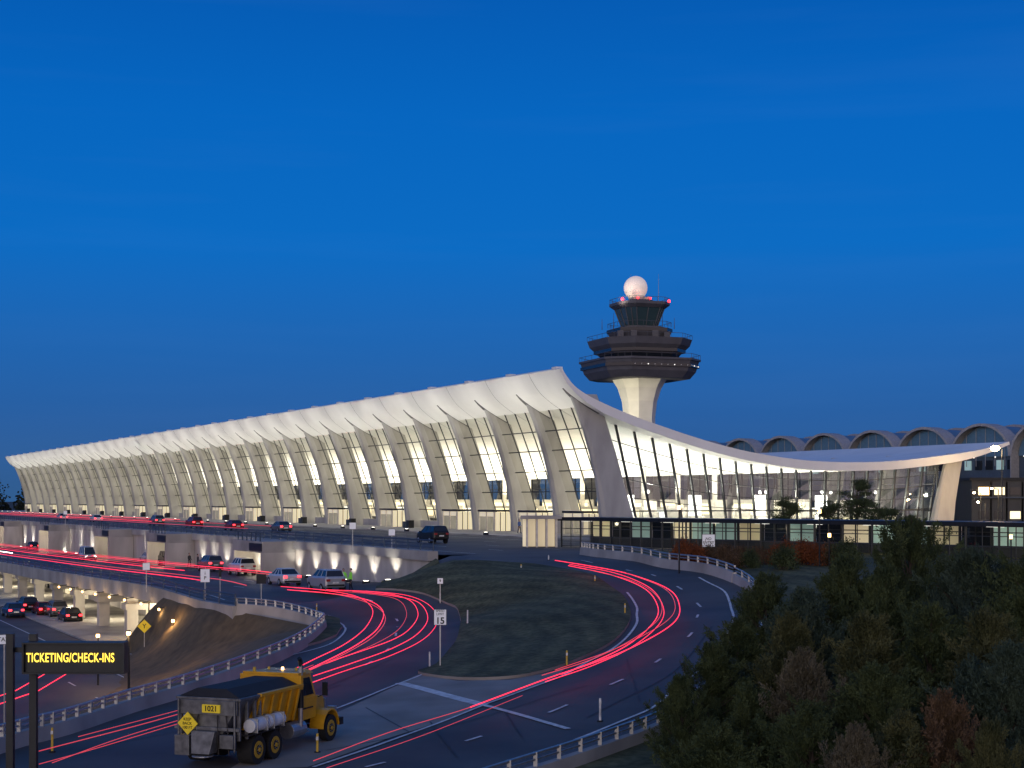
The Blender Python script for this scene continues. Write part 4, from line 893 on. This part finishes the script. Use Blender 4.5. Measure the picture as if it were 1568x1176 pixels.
for v,m,a,b in((56,E_TRAIL,230,470),(57.5,E_TRAIL2,190,470),(62,E_TRAIL,260,470),(66,E_TRAIL2,200,480),(72,E_TRAIL,280,480)): ltrail(v,4.0,a,b,m,.035)
tl.tube([(-33,62,-3.3),(-29.8,80,-3.3),(-29,95,-3.3),(-31,115,-3.3)],.03,E_TRAIL,5); tl.tube([(-34.6,60,-3.3),(-31.2,80,-3.3),(-30.4,95,-3.3),(-33,120,-3.3)],.03,E_TRAIL,5)
tl.build('light_trail')
# ------------------------------------------------------------------ people
SKIN=mat('skin',(.45,.28,.2),.6); HAIR=mat('hair',(.03,.02,.015),.8); HV=mat('hi_vis',(.25,.6,.05),.5,emis=(.3,1,.1),es=.15); PANT=mat('trousers',(.02,.025,.04),.8); JKT=mat('jacket',(.03,.03,.035),.8); RED_M=mat('lips',(.3,.1,.08),.6)
def person(x,y,z,ang,top,walk=.15,arm=.3):
    e=empty('person'); e.location=(x,y,z); e.rotation_euler=(0,0,ang)
    V=[(0,0,.95),(0,0,1.15),(0,.01,1.38),(0,0,1.5),(0,-.01,1.6)]; R=[(.16,.12),(.145,.105),(.17,.11),(.06,.06),(.075,.085)]
    E=[(0,1),(1,2),(2,3),(3,4)]
    for s in(-1,1):
        o=len(V); w=walk*s
        V+=[(s*.10,0,.88),(s*.11,-w*.55-.02,.5),(s*.11,-w+.04,.09),(s*.12,-w-.10,.045)]; R+=[(.1,.1),(.065,.07),(.045,.045),(.04,.035)]; E+=[(0,o),(o,o+1),(o+1,o+2),(o+2,o+3)]
        o=len(V); V+=[(s*.19,0,1.4),(s*.24,arm*.05*s,1.13),(s*.23,-arm*.6,.93),(s*.22,-arm*.72,.86)]; R+=[(.065,.065),(.045,.045),(.033,.033),(.03,.022)]; E+=[(2,o),(o,o+1),(o+1,o+2),(o+2,o+3)]
        h=len(V)-1
        for k in range(4):
            o=len(V); V+=[(s*.22+(k-1.5)*.018,-arm*.75-.01*k,.81),(s*.22+(k-1.5)*.02,-arm*.78,.765+.008*abs(k-1.5))]; R+=[(.009,.009),(.008,.008)]; E+=[(h,o),(o,o+1)]
        o=len(V); V+=[(s*.19,-arm*.74-.02,.83)]; R+=[(.01,.01)]; E+=[(h,o)]
    me=bpy.data.meshes.new('body'); me.from_pydata(V,E,[]); o=bpy.data.objects.new('body_src',me); SC.collection.objects.link(o)
    md=o.modifiers.new('s','SKIN'); sv=me.skin_vertices[0].data
    for i,r in enumerate(R): sv[i].radius=r; sv[i].use_root=(i==0)
    sb=o.modifiers.new('ss','SUBSURF'); sb.levels=1; sb.render_levels=1
    dg=bpy.context.evaluated_depsgraph_get(); nm=bpy.data.meshes.new_from_object(o.evaluated_get(dg)); bpy.data.objects.remove(o)
    nm.materials.clear()
    for m in(PANT,top,SKIN): nm.materials.append(m)
    for p in nm.polygons:
        c=p.center; p.material_index=2 if (c.z>1.49 or (abs(c.x)>.17 and c.z<.91)) else (0 if c.z<.93 else 1); p.use_smooth=True
    b=bpy.data.objects.new('body',nm); SC.collection.objects.link(b); b.parent=e
    mb=MB(); mb.sph((0,-.01,1.66),.105,SKIN,14,(.78,.9,1.15)); mb.sph((0,.02,1.70),.105,HAIR,12,(.86,.92,.95)); mb.sph((0,-.105,1.65),.018,SKIN,6,(1,1,1.3))
    for s in(-1,1): mb.sph((s*.032,-.095,1.675),.011,INK,6); mb.sph((s*.084,0,1.655),.02,SKIN,6,(.5,1,1.4))
    mb.box(-.025,.025,-.104,-.095,1.602,1.61,RED_M); mb.build('head',e,smooth=True)
for px,py,a,tp in((526,905,.4,HV),(537,905,-1.2,HV),(303,872,2.0,JKT),(290,870,1.0,JKT)):
    x,y,z=site(px,py); person(x,y,z+.01,a,tp)
x,y=UV(U0+14,V0+1.5); person(x,y,4.16,.8,mat('blue_jacket',(.05,.1,.3),.8))
# ------------------------------------------------------------------ sky, sun, camera
w=bpy.data.worlds.new('World'); SC.world=w; w.use_nodes=True; nt=w.node_tree; bg=nt.nodes['Background']; L=nt.links.new
tc=nt.nodes.new('ShaderNodeTexCoord'); sp=nt.nodes.new('ShaderNodeSeparateXYZ'); L(tc.outputs['Generated'],sp.inputs[0])
rp_=nt.nodes.new('ShaderNodeValToRGB'); L(sp.outputs['Z'],rp_.inputs[0]); cr=rp_.color_ramp
for i,(p,c) in enumerate([(0,(.03,.105,.265)),(.05,(.018,.108,.35)),(.16,(.001,.14,.53)),(.24,(0,.125,.51)),(.32,(.0,.095,.43)),(.6,(.02,.11,.38)),(1,(.04,.12,.32))]):
    el=cr.elements[i] if i<2 else cr.elements.new(p); el.position=p; el.color=(*c,1)
def math_(op,a,b=None,clamp=False):
    n=nt.nodes.new('ShaderNodeMath'); n.operation=op; n.use_clamp=clamp
    for i,q in enumerate((a,b)):
        if q is None: continue
        if isinstance(q,(int,float)): n.inputs[i].default_value=q
        else: L(q,n.inputs[i])
    return n.outputs[0]
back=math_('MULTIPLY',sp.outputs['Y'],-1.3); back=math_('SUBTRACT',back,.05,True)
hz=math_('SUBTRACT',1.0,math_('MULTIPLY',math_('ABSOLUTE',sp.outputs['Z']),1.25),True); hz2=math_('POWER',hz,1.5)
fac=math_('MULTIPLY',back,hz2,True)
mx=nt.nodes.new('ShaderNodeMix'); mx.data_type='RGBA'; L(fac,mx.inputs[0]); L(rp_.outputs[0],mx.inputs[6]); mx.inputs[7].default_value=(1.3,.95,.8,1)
mp=nt.nodes.new('ShaderNodeMapping'); mp.inputs['Scale'].default_value=(1.6,1.6,20); mp.inputs['Rotation'].default_value=(0,.09,0); L(tc.outputs['Generated'],mp.inputs[0])
nz=nt.nodes.new('ShaderNodeTexNoise'); nz.inputs['Scale'].default_value=1.3; nz.inputs['Detail'].default_value=7; L(mp.outputs[0],nz.inputs[0])
wr=nt.nodes.new('ShaderNodeMapRange'); L(nz.outputs['Fac'],wr.inputs[0]); wr.inputs[1].default_value=.5; wr.inputs[2].default_value=.85; wr.inputs[3].default_value=0; wr.inputs[4].default_value=.07
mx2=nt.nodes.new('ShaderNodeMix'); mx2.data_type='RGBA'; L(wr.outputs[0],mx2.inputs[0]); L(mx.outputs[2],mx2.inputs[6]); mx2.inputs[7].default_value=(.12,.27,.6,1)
sky=nt.nodes.new('ShaderNodeTexSky'); sky.sky_type='NISHITA'; sky.sun_disc=False; sky.sun_elevation=math.radians(2); sky.sun_rotation=math.radians(195); sky.ozone_density=4
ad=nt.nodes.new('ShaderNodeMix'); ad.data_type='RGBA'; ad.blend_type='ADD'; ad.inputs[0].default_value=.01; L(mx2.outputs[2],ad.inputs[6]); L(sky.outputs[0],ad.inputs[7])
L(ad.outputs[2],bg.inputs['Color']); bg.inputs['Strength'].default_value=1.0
s=bpy.data.lights.new('sun','SUN'); s.energy=.55; s.angle=math.radians(30); s.color=(1,.92,.86); so=bpy.data.objects.new('sun',s); SC.collection.objects.link(so)
d=Vector((.28,.94,-.18)); so.rotation_euler=d.to_track_quat('-Z','Y').to_euler()
cam=bpy.data.cameras.new('camera'); co=bpy.data.objects.new('camera',cam); SC.collection.objects.link(co); SC.camera=co
co.location=(0,0,EYE); co.rotation_euler=(math.pi/2,0,0); cam.sensor_width=36; cam.lens=F*36/1568; cam.shift_y=(HY-588)/1568; cam.clip_end=15000; cam.clip_start=.5
SC.view_settings.view_transform='Standard'; SC.view_settings.look='None'; SC.view_settings.exposure=0
